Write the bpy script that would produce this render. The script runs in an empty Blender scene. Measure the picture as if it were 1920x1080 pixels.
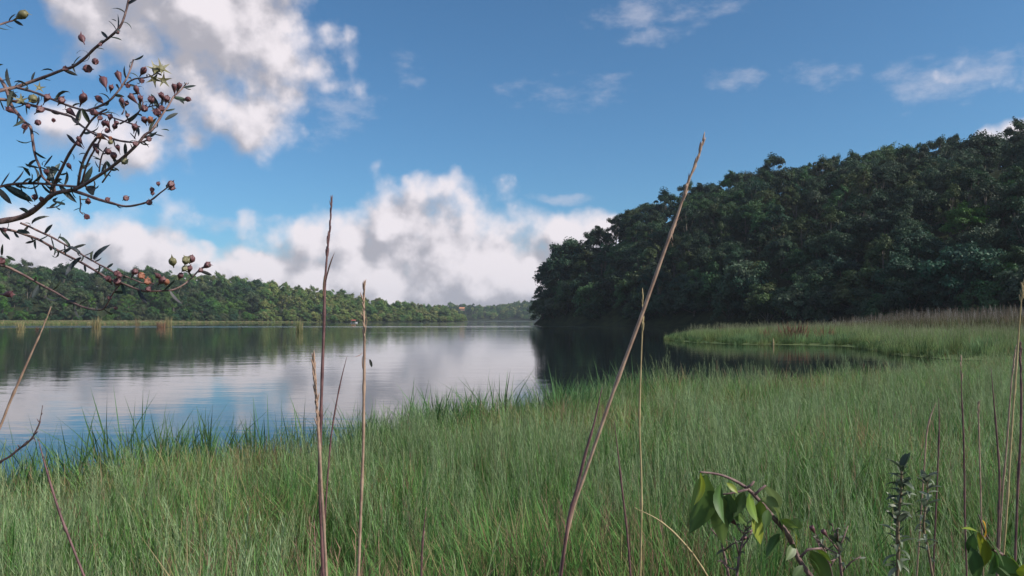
import bpy, math, random
import numpy as np
from mathutils import Vector, Matrix

SC = bpy.context.scene
COL = SC.collection
rnd = random.Random(7)
rng = np.random.default_rng(11)

# ------------------------------------------------------------------ camera
F = 1400.0                       # focal length in photograph pixels (1920 wide)
CAMZ = 1.9
PITCH = math.atan(60 / F)
cam_data = bpy.data.cameras.new('camera')
cam_data.sensor_width = 36.0
cam_data.lens = 36.0 * F / 1920.0
cam_data.clip_start = 0.05
cam_data.clip_end = 9000
cam = bpy.data.objects.new('camera', cam_data)
COL.objects.link(cam)
cam.location = (0, 0, CAMZ)
cam.rotation_euler = (math.pi / 2 + PITCH, 0, 0)
SC.camera = cam
FW = Vector((0, math.cos(PITCH), math.sin(PITCH)))
UP = Vector((0, -math.sin(PITCH), math.cos(PITCH)))
RT = Vector((1, 0, 0))


def P(px, py, depth):
    """point of the place seen at photograph pixel (px, py), depth metres ahead"""
    return Vector((0, 0, CAMZ)) + depth * (FW + RT * ((px - 960) / F) - UP * ((py - 540) / F))


def proj(p):
    v = Vector(p) - Vector((0, 0, CAMZ))
    d = v.dot(FW)
    return 960 + F * v.dot(RT) / d, 540 - F * v.dot(UP) / d, d


# ------------------------------------------------------------------ light and exposure
SUN_AZ = math.radians(112)        # to the right of the view direction
SUN_EL = math.radians(35)
SUN_DIR = Vector((math.sin(SUN_AZ) * math.cos(SUN_EL), math.cos(SUN_AZ) * math.cos(SUN_EL), math.sin(SUN_EL)))
sun_data = bpy.data.lights.new('sun', 'SUN')
sun_data.energy = 3.9
sun_data.angle = math.radians(3.0)
sun_data.color = (1.0, 0.93, 0.82)
sun = bpy.data.objects.new('sun', sun_data)
COL.objects.link(sun)
sun.rotation_euler = SUN_DIR.to_track_quat('Z', 'Y').to_euler()
SC.view_settings.view_transform = 'Standard'
SC.view_settings.look = 'None'
SC.view_settings.gamma = 1
SC.view_settings.use_curve_mapping = False
SC.view_settings.exposure = 0.34
SKY_STRENGTH = 0.1
HAZE = 0.00013
SKY_TINT = (0.53, 0.86, 1.02)

SC.render.engine = 'CYCLES'
cy = SC.cycles
cy.max_bounces = 6
cy.diffuse_bounces = 3
cy.glossy_bounces = 3
cy.transmission_bounces = 3
cy.volume_bounces = 0
cy.transparent_max_bounces = 8
cy.caustics_reflective = False
cy.caustics_refractive = False
cy.use_denoising = True
cy.use_adaptive_sampling = True
cy.adaptive_threshold = 0.015


# ------------------------------------------------------------------ node helpers
class NT:
    def __init__(self, tree):
        self.t = tree
        self.n = tree.nodes
        self.l = tree.links

    def new(self, typ, **kw):
        n = self.n.new(typ)
        for k, v in kw.items():
            setattr(n, k, v)
        return n

    def put(self, sock, v):
        if hasattr(v, 'links') or hasattr(v, 'is_output'):
            self.l.new(v, sock)
        else:
            sock.default_value = v

    def m(self, op, a, b=None, c=None, clamp=False):
        n = self.n.new('ShaderNodeMath')
        n.operation = op
        n.use_clamp = clamp
        for i, v in enumerate((a, b, c)):
            if v is not None:
                self.put(n.inputs[i], v)
        return n.outputs[0]

    def vm(self, op, a, b=None, scale=None):
        n = self.n.new('ShaderNodeVectorMath')
        n.operation = op
        self.put(n.inputs[0], a)
        if b is not None:
            self.put(n.inputs[1], b)
        if scale is not None:
            self.put(n.inputs['Scale'], scale)
        return n.outputs['Value'] if op in ('LENGTH', 'DOT_PRODUCT', 'DISTANCE') else n.outputs[0]

    def noise(self, vec, scale, detail=4, rough=0.5, dist=0.0, col=False):
        n = self.n.new('ShaderNodeTexNoise')
        self.put(n.inputs['Vector'], vec)
        self.put(n.inputs['Scale'], scale)
        n.inputs['Detail'].default_value = detail
        n.inputs['Roughness'].default_value = rough
        n.inputs['Distortion'].default_value = dist
        return n.outputs['Color' if col else 'Fac']

    def ramp(self, fac, lo, hi, a=0.0, b=1.0, smooth=True):
        n = self.n.new('ShaderNodeMapRange')
        n.interpolation_type = 'SMOOTHSTEP' if smooth else 'LINEAR'
        n.clamp = True
        self.put(n.inputs['Value'], fac)
        n.inputs['From Min'].default_value = lo
        n.inputs['From Max'].default_value = hi
        n.inputs['To Min'].default_value = a
        n.inputs['To Max'].default_value = b
        return n.outputs['Result']

    def mix(self, fac, a, b, blend='MIX'):
        n = self.n.new('ShaderNodeMix')
        n.data_type = 'RGBA'
        n.blend_type = blend
        self.put(n.inputs[0], fac)
        self.put(n.inputs[6], a if not isinstance(a, tuple) else (*a[:3], 1))
        self.put(n.inputs[7], b if not isinstance(b, tuple) else (*b[:3], 1))
        return n.outputs[2]


# ------------------------------------------------------------------ sky with clouds
world = bpy.data.worlds.new('World')
SC.world = world
world.use_nodes = True
w = NT(world.node_tree)
w.n.clear()
sky = w.new('ShaderNodeTexSky', sky_type='NISHITA', sun_disc=False)
sky.sun_elevation = SUN_EL
sky.sun_rotation = SUN_AZ
sky.altitude = 900
sky.air_density = 1.0
sky.dust_density = 1.8
sky.ozone_density = 2.0
geo = w.new('ShaderNodeTexCoord')
DIRV = geo.outputs['Generated']
sep = w.new('ShaderNodeSeparateXYZ')
w.l.new(DIRV, sep.inputs[0])
AZ = w.m('ARCTAN2', sep.outputs[0], sep.outputs[1])
EL = w.m('ARCSINE', sep.outputs[2])

CLOUDS = [  # centre in photograph pixels, radii in pixels, weight
    (790, 420, 125, 72, 1.0), (800, 495, 190, 54, 1.5), (690, 465, 115, 56, 1.0), (890, 448, 125, 54, 1.0), (585, 470, 85, 70, 1.0),
    (1065, 458, 120, 46, 1.1), (490, 525, 140, 48, 1.2), (760, 540, 340, 58, 1.5), (960, 550, 160, 46, 1.1), (1010, 495, 110, 36, 1.0), (410, 548, 170, 36, 1.0), (230, 528, 190, 34, 1.0),
    (195, 452, 118, 60, 1.15), (50, 482, 120, 50, 1.1), (365, 470, 54, 20, .72), (425, 412, 30, 15, .45), (290, 390, 76, 28, .7),
    (430, 55, 185, 120, 1.1), (280, -25, 190, 90, 1.1), (400, 190, 130, 80, .95), (250, 270, 100, 48, .8), (130, 262, 60, 42, .75),
    (1190, 8, 85, 24, .40), (1345, 12, 70, 14, .30), (1070, 180, 90, 28, .34), (1042, 378, 52, 11, .5),
    (1740, 150, 90, 30, .42), (1862, 128, 62, 38, .62), (1535, 135, 50, 20, .34), (640, 225, 60, 45, .28), (550, 230, 40, 22, .30),
    (1390, 155, 45, 18, .26), (1870, 258, 60, 22, .8), (760, 122, 24, 26, .28), (1230, 70, 70, 16, .24),
]


def cloud_field(az, el, which):
    out = None
    for cx, cy_, rx, ry, wt in CLOUDS:
        if (wt >= .6) != which:
            continue
        d = P(cx, cy_, 1.0) - Vector((0, 0, CAMZ))
        d.normalize()
        ca, ce = math.atan2(d.x, d.y), math.asin(d.z)
        k = math.cos(math.atan((cx - 960) / F))
        dx = w.m('MULTIPLY_ADD', az, F / rx / k, -ca * F / rx / k)
        dy = w.m('MULTIPLY_ADD', el, F / ry, -ce * F / ry)
        r2 = w.m('MULTIPLY_ADD', dx, dx, w.m('MULTIPLY', dy, dy))
        if which:
            wt *= 1.12
        f = w.m('MULTIPLY_ADD', r2, -0.5 * wt, wt)
        out = f if out is None else w.m('SMOOTH_MAX', out, f, 0.2)
    return out


away = w.ramp(w.m('ABSOLUTE', AZ), 0.66, 0.95)
high = w.ramp(EL, 0.46, 0.75)
REST = w.m('MAXIMUM', away, high)


def warped(az, el, dirv):
    warp = w.noise(dirv, 8.0, 4, .55, col=True)
    ws = w.new('ShaderNodeSeparateXYZ')
    w.l.new(warp, ws.inputs[0])
    return w.m('ADD', az, w.m('MULTIPLY_ADD', ws.outputs[0], 0.10, -0.05)), w.m('ADD', el, w.m('MULTIPLY_ADD', ws.outputs[1], 0.06, -0.03))


def billows(dirv):
    """rounded cauliflower heads: cells of two sizes broken up by noise"""
    dv = w.vm('ADD', dirv, w.vm('SCALE', w.noise(dirv, 24.0, 3, .55, col=True), scale=0.035))
    out = None
    for sc, am in ((15.0, .95), (36.0, .42)):
        vo = w.n.new('ShaderNodeTexVoronoi')
        vo.feature = 'SMOOTH_F1'
        vo.inputs['Scale'].default_value = sc
        vo.inputs['Smoothness'].default_value = .55
        w.l.new(dv, vo.inputs['Vector'])
        h = w.m('MULTIPLY_ADD', vo.outputs['Distance'], -am * 1.6, am * .72)
        out = h if out is None else w.m('ADD', out, h)
    return w.m('ADD', out, w.m('MULTIPLY_ADD', w.noise(dirv, 20.0, 9, .6), 1.5, -.82))


def density(az, el, dirv):
    a2, e2 = warped(az, el, dirv)
    fld = w.m('MAXIMUM', cloud_field(a2, e2, True), -0.8)
    # the same broken cumulus goes on over the rest of the sky
    gen = w.m('MULTIPLY_ADD', w.noise(dirv, 2.3, 3, .5), 5.0, -2.4)
    mix = w.m('ADD', w.m('MULTIPLY', fld, w.m('SUBTRACT', 1.0, REST)), w.m('MULTIPLY', gen, REST))
    return w.m('ADD', mix, billows(dirv))


D0 = density(AZ, EL, DIRV)
D1 = density(w.m('ADD', AZ, 0.016), w.m('ADD', EL, 0.026), w.vm('ADD', DIRV, Vector((0.016, 0, 0.026))))
alpha = w.ramp(D0, -0.18, 0.85)
wa, we = warped(AZ, EL, DIRV)
stretch = w.vm('MULTIPLY', DIRV, Vector((1.0, 1.0, 2.0)))
wisp = w.m('ADD', w.m('MAXIMUM', cloud_field(wa, we, False), -.8), w.m('MULTIPLY_ADD', w.noise(stretch, 17.0, 8, .62), 1.9, -1.05))
wisp = w.m('MULTIPLY', w.ramp(wisp, -0.05, 0.75), w.m('SUBTRACT', .85, w.m('MULTIPLY', REST, .85)))
lit = w.m('MULTIPLY_ADD', w.m('SUBTRACT', D0, D1), 0.80, 0.37)
broad = w.noise(DIRV, 6.0, 2, .5)
lit = w.m('ADD', lit, w.m('MULTIPLY_ADD', broad, .8, -.36))
thin = w.m('SUBTRACT', 1.0, w.ramp(D0, 0.05, 0.7))
lit = w.m('ADD', lit, w.m('MULTIPLY', thin, 0.25), clamp=True)
lit = w.ramp(lit, 0.08, 0.95)
CLOUD_DARK = (3.5, 3.4, 3.8)
CLOUD_LIT = (7.3, 6.8, 7.1)
ccol = w.mix(lit, CLOUD_DARK, CLOUD_LIT)
tint = w.mix(1.0, sky.outputs[0], SKY_TINT, 'MULTIPLY')
skycol = w.mix(w.m('MULTIPLY', wisp, .55), tint, (5.6, 5.5, 6.2))
skycol = w.mix(w.m('MULTIPLY', alpha, 0.97), skycol, ccol)
bg = w.new('ShaderNodeBackground')
bg.inputs['Strength'].default_value = SKY_STRENGTH
w.l.new(skycol, bg.inputs['Color'])
wo = w.new('ShaderNodeOutputWorld')
w.l.new(bg.outputs[0], wo.inputs['Surface'])
world.cycles.sampling_method = 'MANUAL'
world.cycles.sample_map_resolution = 512


# ------------------------------------------------------------------ tagging and mesh helpers
def tag(o, label=None, cat=None, group=None, kind=None):
    if label:
        o['label'] = label
    if cat:
        o['category'] = cat
    if group:
        o['group'] = group
    if kind:
        o['kind'] = kind
    return o


def empty(name, loc):
    o = bpy.data.objects.new(name, None)
    o.empty_display_size = 0.1
    COL.objects.link(o)
    o.location = loc
    return o


def mesh_from(name, verts, faces, mat=None, cols=None, smooth=False):
    me = bpy.data.meshes.new(name)
    me.from_pydata([tuple(v) for v in verts], [], [tuple(int(i) for i in f) for f in faces])
    if mat:
        me.materials.append(mat)
    if cols is not None:
        at = me.color_attributes.new('col', 'FLOAT_COLOR', 'POINT')
        c = np.ones((len(verts), 4), np.float32)
        c[:, :3] = np.asarray(cols)[:, :3]
        at.data.foreach_set('color', c.ravel())
    if smooth:
        me.polygons.foreach_set('use_smooth', [True] * len(me.polygons))
    me.update()
    return me


def obj(name, me, parent=None, loc=None):
    o = bpy.data.objects.new(name, me)
    COL.objects.link(o)
    if parent is not None:
        o.parent = parent
    if loc is not None:
        o.location = loc
    return o


def tube(pts, radii, seg=6):
    """verts, faces of a tapered tube along 3-D points"""
    pts = [Vector(p) for p in pts]
    vs, fs = [], []
    n = len(pts)
    prev = None
    for i, p in enumerate(pts):
        t = (pts[min(i + 1, n - 1)] - pts[max(i - 1, 0)]).normalized()
        if prev is None:
            a = t.orthogonal().normalized()
        else:
            a = (prev - t * prev.dot(t)).normalized()
        prev = a
        b = t.cross(a)
        for k in range(seg):
            q = 2 * math.pi * k / seg
            vs.append(p + radii[i] * (math.cos(q) * a + math.sin(q) * b))
    for i in range(n - 1):
        for k in range(seg):
            k2 = (k + 1) % seg
            fs.append((i * seg + k, i * seg + k2, (i + 1) * seg + k2, (i + 1) * seg + k))
    fs.append(tuple(range(seg - 1, -1, -1)))
    fs.append(tuple((n - 1) * seg + k for k in range(seg)))
    return vs, fs


def smooth_line(pts, sub=3):
    """Catmull-Rom through the points"""
    pts = [Vector(p) for p in pts]
    out = []
    for i in range(len(pts) - 1):
        p0, p1, p2, p3 = pts[max(i - 1, 0)], pts[i], pts[i + 1], pts[min(i + 2, len(pts) - 1)]
        for k in range(sub):
            t = k / sub
            out.append(0.5 * ((2 * p1) + (p2 - p0) * t + (2 * p0 - 5 * p1 + 4 * p2 - p3) * t * t + (3 * p1 - p0 - 3 * p2 + p3) * t ** 3))
    out.append(pts[-1])
    return out


def dist_poly(X, Y, poly):
    """signed distance to a polygon, positive inside"""
    d = np.full(X.shape, 1e9)
    ins = np.zeros(X.shape, bool)
    n = len(poly)
    for i in range(n):
        a = np.array(poly[i], float)
        b = np.array(poly[(i + 1) % n], float)
        e = b - a
        t = np.clip(((X - a[0]) * e[0] + (Y - a[1]) * e[1]) / (e @ e), 0, 1)
        d = np.minimum(d, np.hypot(X - a[0] - t * e[0], Y - a[1] - t * e[1]))
        ins ^= ((a[1] > Y) != (b[1] > Y)) & (X < (b[0] - a[0]) * (Y - a[1]) / (b[1] - a[1] + 1e-12) + a[0])
    return np.where(ins, d, -d)


def wob(X, Y, s, seed=0.0):
    """cheap smooth noise, about -1..1"""
    return (np.sin(X / s + 1.3 + seed) * np.cos(Y / s * 1.13 + .7 * seed) + .6 * np.sin(X / s * 2.17 + Y / s * 1.4 + 2 + seed)
            + .4 * np.cos(X / s * 3.7 - Y / s * 2.9 + seed * 2)) / 1.6


def grid_mesh(name, xs, ys, zf, mat, zmin=None):
    X, Y = np.meshgrid(xs, ys)
    Z = zf(X, Y)
    nx, ny = len(xs), len(ys)
    vs = np.stack([X, Y, Z], -1).reshape(-1, 3)
    i = np.arange(ny - 1)[:, None] * nx + np.arange(nx - 1)[None, :]
    f = np.stack([i, i + 1, i + nx + 1, i + nx], -1).reshape(-1, 4)
    if zmin is not None:
        keep = (vs[:, 2][f] > zmin).any(1)
        f = f[keep]
    me = bpy.data.meshes.new(name)
    me.from_pydata(vs.tolist(), [], f.tolist())
    me.materials.append(mat)
    me.polygons.foreach_set('use_smooth', [True] * len(me.polygons))
    return me


# ------------------------------------------------------------------ materials
def new_mat(name):
    m = bpy.data.materials.new(name)
    m.use_nodes = True
    t = NT(m.node_tree)
    t.n.clear()
    out = t.new('ShaderNodeOutputMaterial')
    return m, t, out


def leafy(name, rough=0.55, trans=0.3, source='object', spread=0.35, spec=0.3):
    """foliage: vertex colour x a tint per object, some light through the leaf"""
    m, t, out = new_mat(name)
    att = t.new('ShaderNodeAttribute', attribute_name='col')
    oi = t.new('ShaderNodeObjectInfo')
    c = att.outputs['Color']
    if source == 'object':
        c = t.mix(1.0, c, oi.outputs['Color'], 'MULTIPLY')
    elif source == 'instance':
        it = t.new('ShaderNodeAttribute', attribute_name='tint', attribute_type='INSTANCER')
        c = t.mix(1.0, c, it.outputs['Color'], 'MULTIPLY')
    hsv = t.new('ShaderNodeHueSaturation')
    t.l.new(c, hsv.inputs['Color'])
    t.l.new(t.ramp(oi.outputs['Random'], 0, 1, 1 - spread, 1 + spread, False), hsv.inputs['Value'])
    r2 = t.m('FRACT', t.m('MULTIPLY', oi.outputs['Random'], 37.7))
    t.l.new(t.ramp(r2, 0, 1, .485, .515, False), hsv.inputs['Hue'])
    p = t.new('ShaderNodeBsdfPrincipled')
    t.l.new(hsv.outputs[0], p.inputs['Base Color'])
    p.inputs['Roughness'].default_value = rough
    p.inputs['Specular IOR Level'].default_value = spec
    tr = t.new('ShaderNodeBsdfTranslucent')
    t.l.new(hsv.outputs[0], tr.inputs['Color'])
    mx = t.new('ShaderNodeMixShader')
    mx.inputs[0].default_value = trans
    t.l.new(p.outputs[0], mx.inputs[1])
    t.l.new(tr.outputs[0], mx.inputs[2])
    t.l.new(mx.outputs[0], out.inputs['Surface'])
    return m


def plain(name, c1, c2, scale=20, rough=0.7, spec=0.3, coord='Object', bump=0.0):
    m, t, out = new_mat(name)
    tc = t.new('ShaderNodeTexCoord')
    n = t.noise(tc.outputs[coord], scale, 6, .6)
    p = t.new('ShaderNodeBsdfPrincipled')
    t.l.new(t.mix(t.ramp(n, .35, .65), c1, c2), p.inputs['Base Color'])
    p.inputs['Roughness'].default_value = rough
    p.inputs['Specular IOR Level'].default_value = spec
    if bump:
        b = t.new('ShaderNodeBump')
        b.inputs['Strength'].default_value = bump
        b.inputs['Distance'].default_value = 1.0 / scale
        t.l.new(n, b.inputs['Height'])
        t.l.new(b.outputs[0], p.inputs['Normal'])
    t.l.new(p.outputs[0], out.inputs['Surface'])
    return m


M_TREE = leafy('tree_foliage', .6, .22, 'object', .22)
M_FAR = leafy('far_foliage', .6, .22, 'instance', .22)
M_GRASS = leafy('grass_blades', .65, .35, 'none', .34, .10)
M_HERB = leafy('herb_leaves', .45, .25, 'object', .12, .4)
M_BARK = plain('tree_bark', (.10, .085, .07), (.17, .15, .125), 3, .85, .2)
M_SOIL = plain('bank_soil', (.055, .048, .03), (.10, .095, .05), 3, .9, .1, bump=.5)
M_FLOOR = plain('forest_floor', (.02, .028, .014), (.04, .05, .022), .4, .95, .05)
M_MARSH = plain('marsh_ground', (.07, .11, .04), (.12, .15, .06), .12, .9, .1)
M_BED = plain('lake_bed', (.03, .028, .02), (.05, .045, .03), .05, .9, .1)
M_TWIG = plain('shrub_bark', (.12, .07, .072), (.24, .155, .14), 60, .6, .35, bump=.3)
M_DARKTWIG = plain('dark_twig', (.07, .045, .045), (.14, .09, .08), 60, .65, .3)
M_STRAW = plain('dry_straw', (.29, .185, .14), (.43, .295, .22), 45, .5, .4)
M_DARKSTRAW = plain('dark_straw', (.10, .05, .055), (.19, .10, .10), 45, .5, .4)
M_PALESTRAW = plain('pale_straw', (.34, .26, .13), (.46, .36, .2), 45, .55, .3)
M_CAPSULE = plain('capsule_skin', (.085, .032, .048), (.19, .085, .085), 90, .5, .4)
M_CAPSULE_GREEN = plain('capsule_green', (.12, .14, .07), (.22, .17, .09), 90, .5, .4)
M_CAPSULE_RUST = plain('capsule_rust', (.24, .09, .06), (.36, .15, .09), 90, .5, .4)


def water_material():
    m, t, out = new_mat('lake_water')
    tc = t.new('ShaderNodeTexCoord')
    mp = t.new('ShaderNodeMapping')
    mp.inputs['Scale'].default_value = (0.45, 1.0, 1.0)
    t.l.new(tc.outputs['Object'], mp.inputs['Vector'])
    v = mp.outputs[0]
    small = t.noise(v, 3.4, 3, .55)
    mid = t.noise(v, 0.9, 3, .5)
    swell = t.noise(v, 0.16, 2, .5)
    mp2 = t.new('ShaderNodeMapping')
    mp2.inputs['Scale'].default_value = (0.004, 0.035, 1.0)
    t.l.new(tc.outputs['Object'], mp2.inputs['Vector'])
    wind = t.noise(mp2.outputs[0], 1.0, 3, .6)
    sx = t.new('ShaderNodeSeparateXYZ')
    t.l.new(tc.outputs['Object'], sx.inputs[0])
    yy = t.m('ADD', sx.outputs[1], t.m('MULTIPLY_ADD', wind, 60.0, -30.0))
    band = t.m('MULTIPLY', t.ramp(yy, 196, 204), t.ramp(yy, 226, 216))
    far = t.ramp(sx.outputs[1], 900, 1150)
    gust = t.m('MAXIMUM', t.ramp(wind, .56, .66), t.m('MAXIMUM', band, far))
    amp = t.m('MULTIPLY_ADD', gust, 1.4, 0.42)
    h = t.m('ADD', t.m('MULTIPLY', small, 0.010), t.m('ADD', t.m('MULTIPLY', mid, 0.028), t.m('MULTIPLY', swell, .04)))
    b = t.new('ShaderNodeBump')
    b.inputs['Distance'].default_value = 1.0
    t.l.new(t.m('MULTIPLY', amp, .5), b.inputs['Strength'])
    t.l.new(h, b.inputs['Height'])
    p = t.new('ShaderNodeBsdfPrincipled')
    p.inputs['Base Color'].default_value = (.012, .018, .018, 1)
    t.l.new(t.m('MULTIPLY_ADD', gust, .12, .03), p.inputs['Roughness'])
    p.inputs['IOR'].default_value = 1.333
    t.l.new(b.outputs[0], p.inputs['Normal'])
    t.l.new(p.outputs[0], out.inputs['Surface'])
    return m


M_WATER = water_material()

# ------------------------------------------------------------------ ground, water
bed = obj('ground', mesh_from('ground', [(-2400, -600, -4), (2400, -600, -4), (2400, 2800, -4), (-2400, 2800, -4)], [(0, 1, 2, 3)], M_BED))
tag(bed, kind='structure')
lake = obj('lake_water', mesh_from('lake_water', [(-2400, -600, 0), (2400, -600, 0), (2400, 2800, 0), (-2400, 2800, 0)], [(0, 1, 2, 3)], M_WATER))
tag(lake, kind='structure')

# near bank: its water edge, from the left round to the right
BANK = [(-60, -40), (-30, -4), (-9.5, 4.2), (-6.1, 6.2), (-4.9, 7.3), (-4.3, 8.2), (-3.5, 8.8), (-2.7, 9.3), (-1.9, 10.3), (-.8, 12.2), (.6, 13.2), (1.6, 16.0),
        (3.4, 16.8), (5.3, 17.1), (7.2, 18.2), (9.4, 19.6), (12.2, 22.0), (17, 26.5), (27, 34), (60, 42), (140, 30), (160, -60)]
SPIT = [(14.6, 73), (15.0, 64), (17.3, 58), (21.5, 57), (24.0, 53.5), (22.5, 46), (20.3, 40), (21.5, 36), (28, 34.5), (60, 40), (130, 46),
        (125, 108), (70, 116), (45, 108), (31, 101), (20, 88)]


def bank_z(X, Y):
    d = dist_poly(X, Y, BANK)
    z = np.where(d > 0, np.minimum(.045 * d, .30) + .02 * wob(X, Y, 1.3) * np.clip(d, 0, 1), .18 * d)
    return np.maximum(z, -3.5)


def spit_z(X, Y):
    d = dist_poly(X, Y, SPIT)
    z = np.where(d > 0, .02 + np.minimum(.02 * d, .25) + .05 * wob(X, Y, 5) * np.clip(d / 3, 0, 1), .18 * d)
    return np.maximum(z, -3.5)


near_bank = obj('near_bank_ground', grid_mesh('near_bank', np.arange(-30, 60.1, .75), np.arange(-30, 46, .75), bank_z, M_SOIL, -1.2))
tag(near_bank, kind='structure')
spit = obj('spit_ground', grid_mesh('spit', np.arange(8, 136, 1.5), np.arange(30, 122, 1.5), lambda X, Y: spit_z(X, Y) + .004, M_MARSH, -1.2))
tag(spit, kind='structure')

# forested headland on the right
HEAD = [(150, 0), (118, 60), (98, 100), (84, 130), (44, 215), (10, 300), (22, 345), (80, 430), (200, 520), (600, 560), (600, -200), (250, -120)]


def head_z(X, Y):
    d = dist_poly(X, Y, HEAD)
    L = np.interp(Y, [120, 300], [82, 36])
    top = np.interp(X, [0, 260, 500], [56, 57, 45])
    z = top * (1 - np.exp(-np.maximum(d, 0) / L)) + 1.6 * wob(X, Y, 14) * np.clip(d / 20, 0, 1)
    return np.maximum(np.where(d > 0, z + .3, .25 * d), -3.5)


headland = obj('headland_hill', grid_mesh('headland', np.arange(-10, 600, 6.), np.arange(-190, 560, 6.), head_z, M_FLOOR, -3))
tag(headland, kind='structure')

# hills across the lake on the left, running back to the centre
LEFT = [(-900, 260), (-330, 400), (-262, 430), (-215, 480), (-205, 560), (-150, 650), (-112, 740), (-66, 850), (-58, 905), (-90, 1000), (-300, 1250), (-900, 1300)]
MARSH = [(-700, 205), (-230, 255), (-182, 272), (-172, 320), (-176, 380), (-181, 480), (-176, 540), (-150, 610), (-200, 600), (-240, 520), (-300, 470), (-900, 330)]
FARH = [(-500, 1420), (-60, 1450), (60, 1470), (240, 1440), (700, 1300), (1400, 1200), (1400, 2500), (-1400, 2500), (-1400, 1500)]


def left_z(X, Y):
    d = dist_poly(X, Y, LEFT)
    top = np.interp(Y, [420, 560, 700, 850, 1000], [31, 33, 34, 12, 6])
    z = top * (1 - np.exp(-np.maximum(d, 0) / 75)) + 2.0 * wob(X, Y, 37) * np.clip(d / 40, 0, 1)
    return np.maximum(np.where(d > 0, z + .2, .2 * d), -3.5)


def far_z(X, Y):
    d = dist_poly(X, Y, FARH)
    top = np.interp(X, [-200, -60, 60, 170], [13, 20, 36, 62])
    z = top * (1 - np.exp(-np.maximum(d, 0) / 130)) + 3 * wob(X, Y, 80) * np.clip(d / 80, 0, 1) + 13 * np.exp(-((X + 102) ** 2 + (Y - 1540) ** 2) / 70 ** 2)
    return np.maximum(np.where(d > 0, z + .2, .2 * d), -3.5)


def marsh_z(X, Y):
    d = dist_poly(X, Y, MARSH)
    return np.maximum(np.where(d > 0, np.minimum(.02 * d, .6), .15 * d), -3.5)


for nm, me in (('far_shore_hill', grid_mesh('far_shore_hill', np.arange(-900, 0, 12.), np.arange(250, 1310, 12.), left_z, M_FLOOR, -3)),
               ('lake_head_hill', grid_mesh('lake_head_hill', np.arange(-1400, 1400, 28.), np.arange(1190, 2500, 28.), far_z, M_FLOOR, -3)),
               ('marsh_ground', grid_mesh('marsh', np.arange(-700, -120, 5.), np.arange(200, 620, 5.), marsh_z, M_MARSH, -1))):
    tag(obj(nm, me), kind='structure')


# ------------------------------------------------------------------ trees
def leaf_cards(n, centre, rad, squash, size, rs):
    """n leaf-clump quads through the outer shell of one lobe"""
    v = rs.normal(size=(n, 3))
    v /= np.linalg.norm(v, axis=1)[:, None]
    v[:, 2] = np.where(v[:, 2] < -.35, -v[:, 2], v[:, 2])
    r = rad * (0.50 + 0.68 * rs.random(n) ** .9)
    tilt = rs.normal(scale=.35, size=3)
    r = r * (1 + .22 * np.sin(v @ rs.normal(scale=2.6, size=3) + rs.uniform(0, 6)) + .12 * np.sin(v @ rs.normal(scale=6, size=3)))
    squash = squash * rs.uniform(.75, 1.15)
    c = centre + v * r[:, None] * np.array([1, 1, squash])
    c[:, 2] += (c[:, :2] - centre[:2]) @ tilt[:2]
    nrm = v + rs.normal(scale=.65, size=(n, 3)) + np.array([0, 0, .25])
    nrm /= np.linalg.norm(nrm, axis=1)[:, None]
    a = np.cross(nrm, rs.normal(size=(n, 3)))
    a /= np.linalg.norm(a, axis=1)[:, None]
    b = np.cross(nrm, a)
    s = (size * (.6 + .8 * rs.random(n)))[:, None]
    q = np.stack([c + a * s, c + b * s * .62, c - a * s, c - b * s * .62], 1)
    return q


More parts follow.
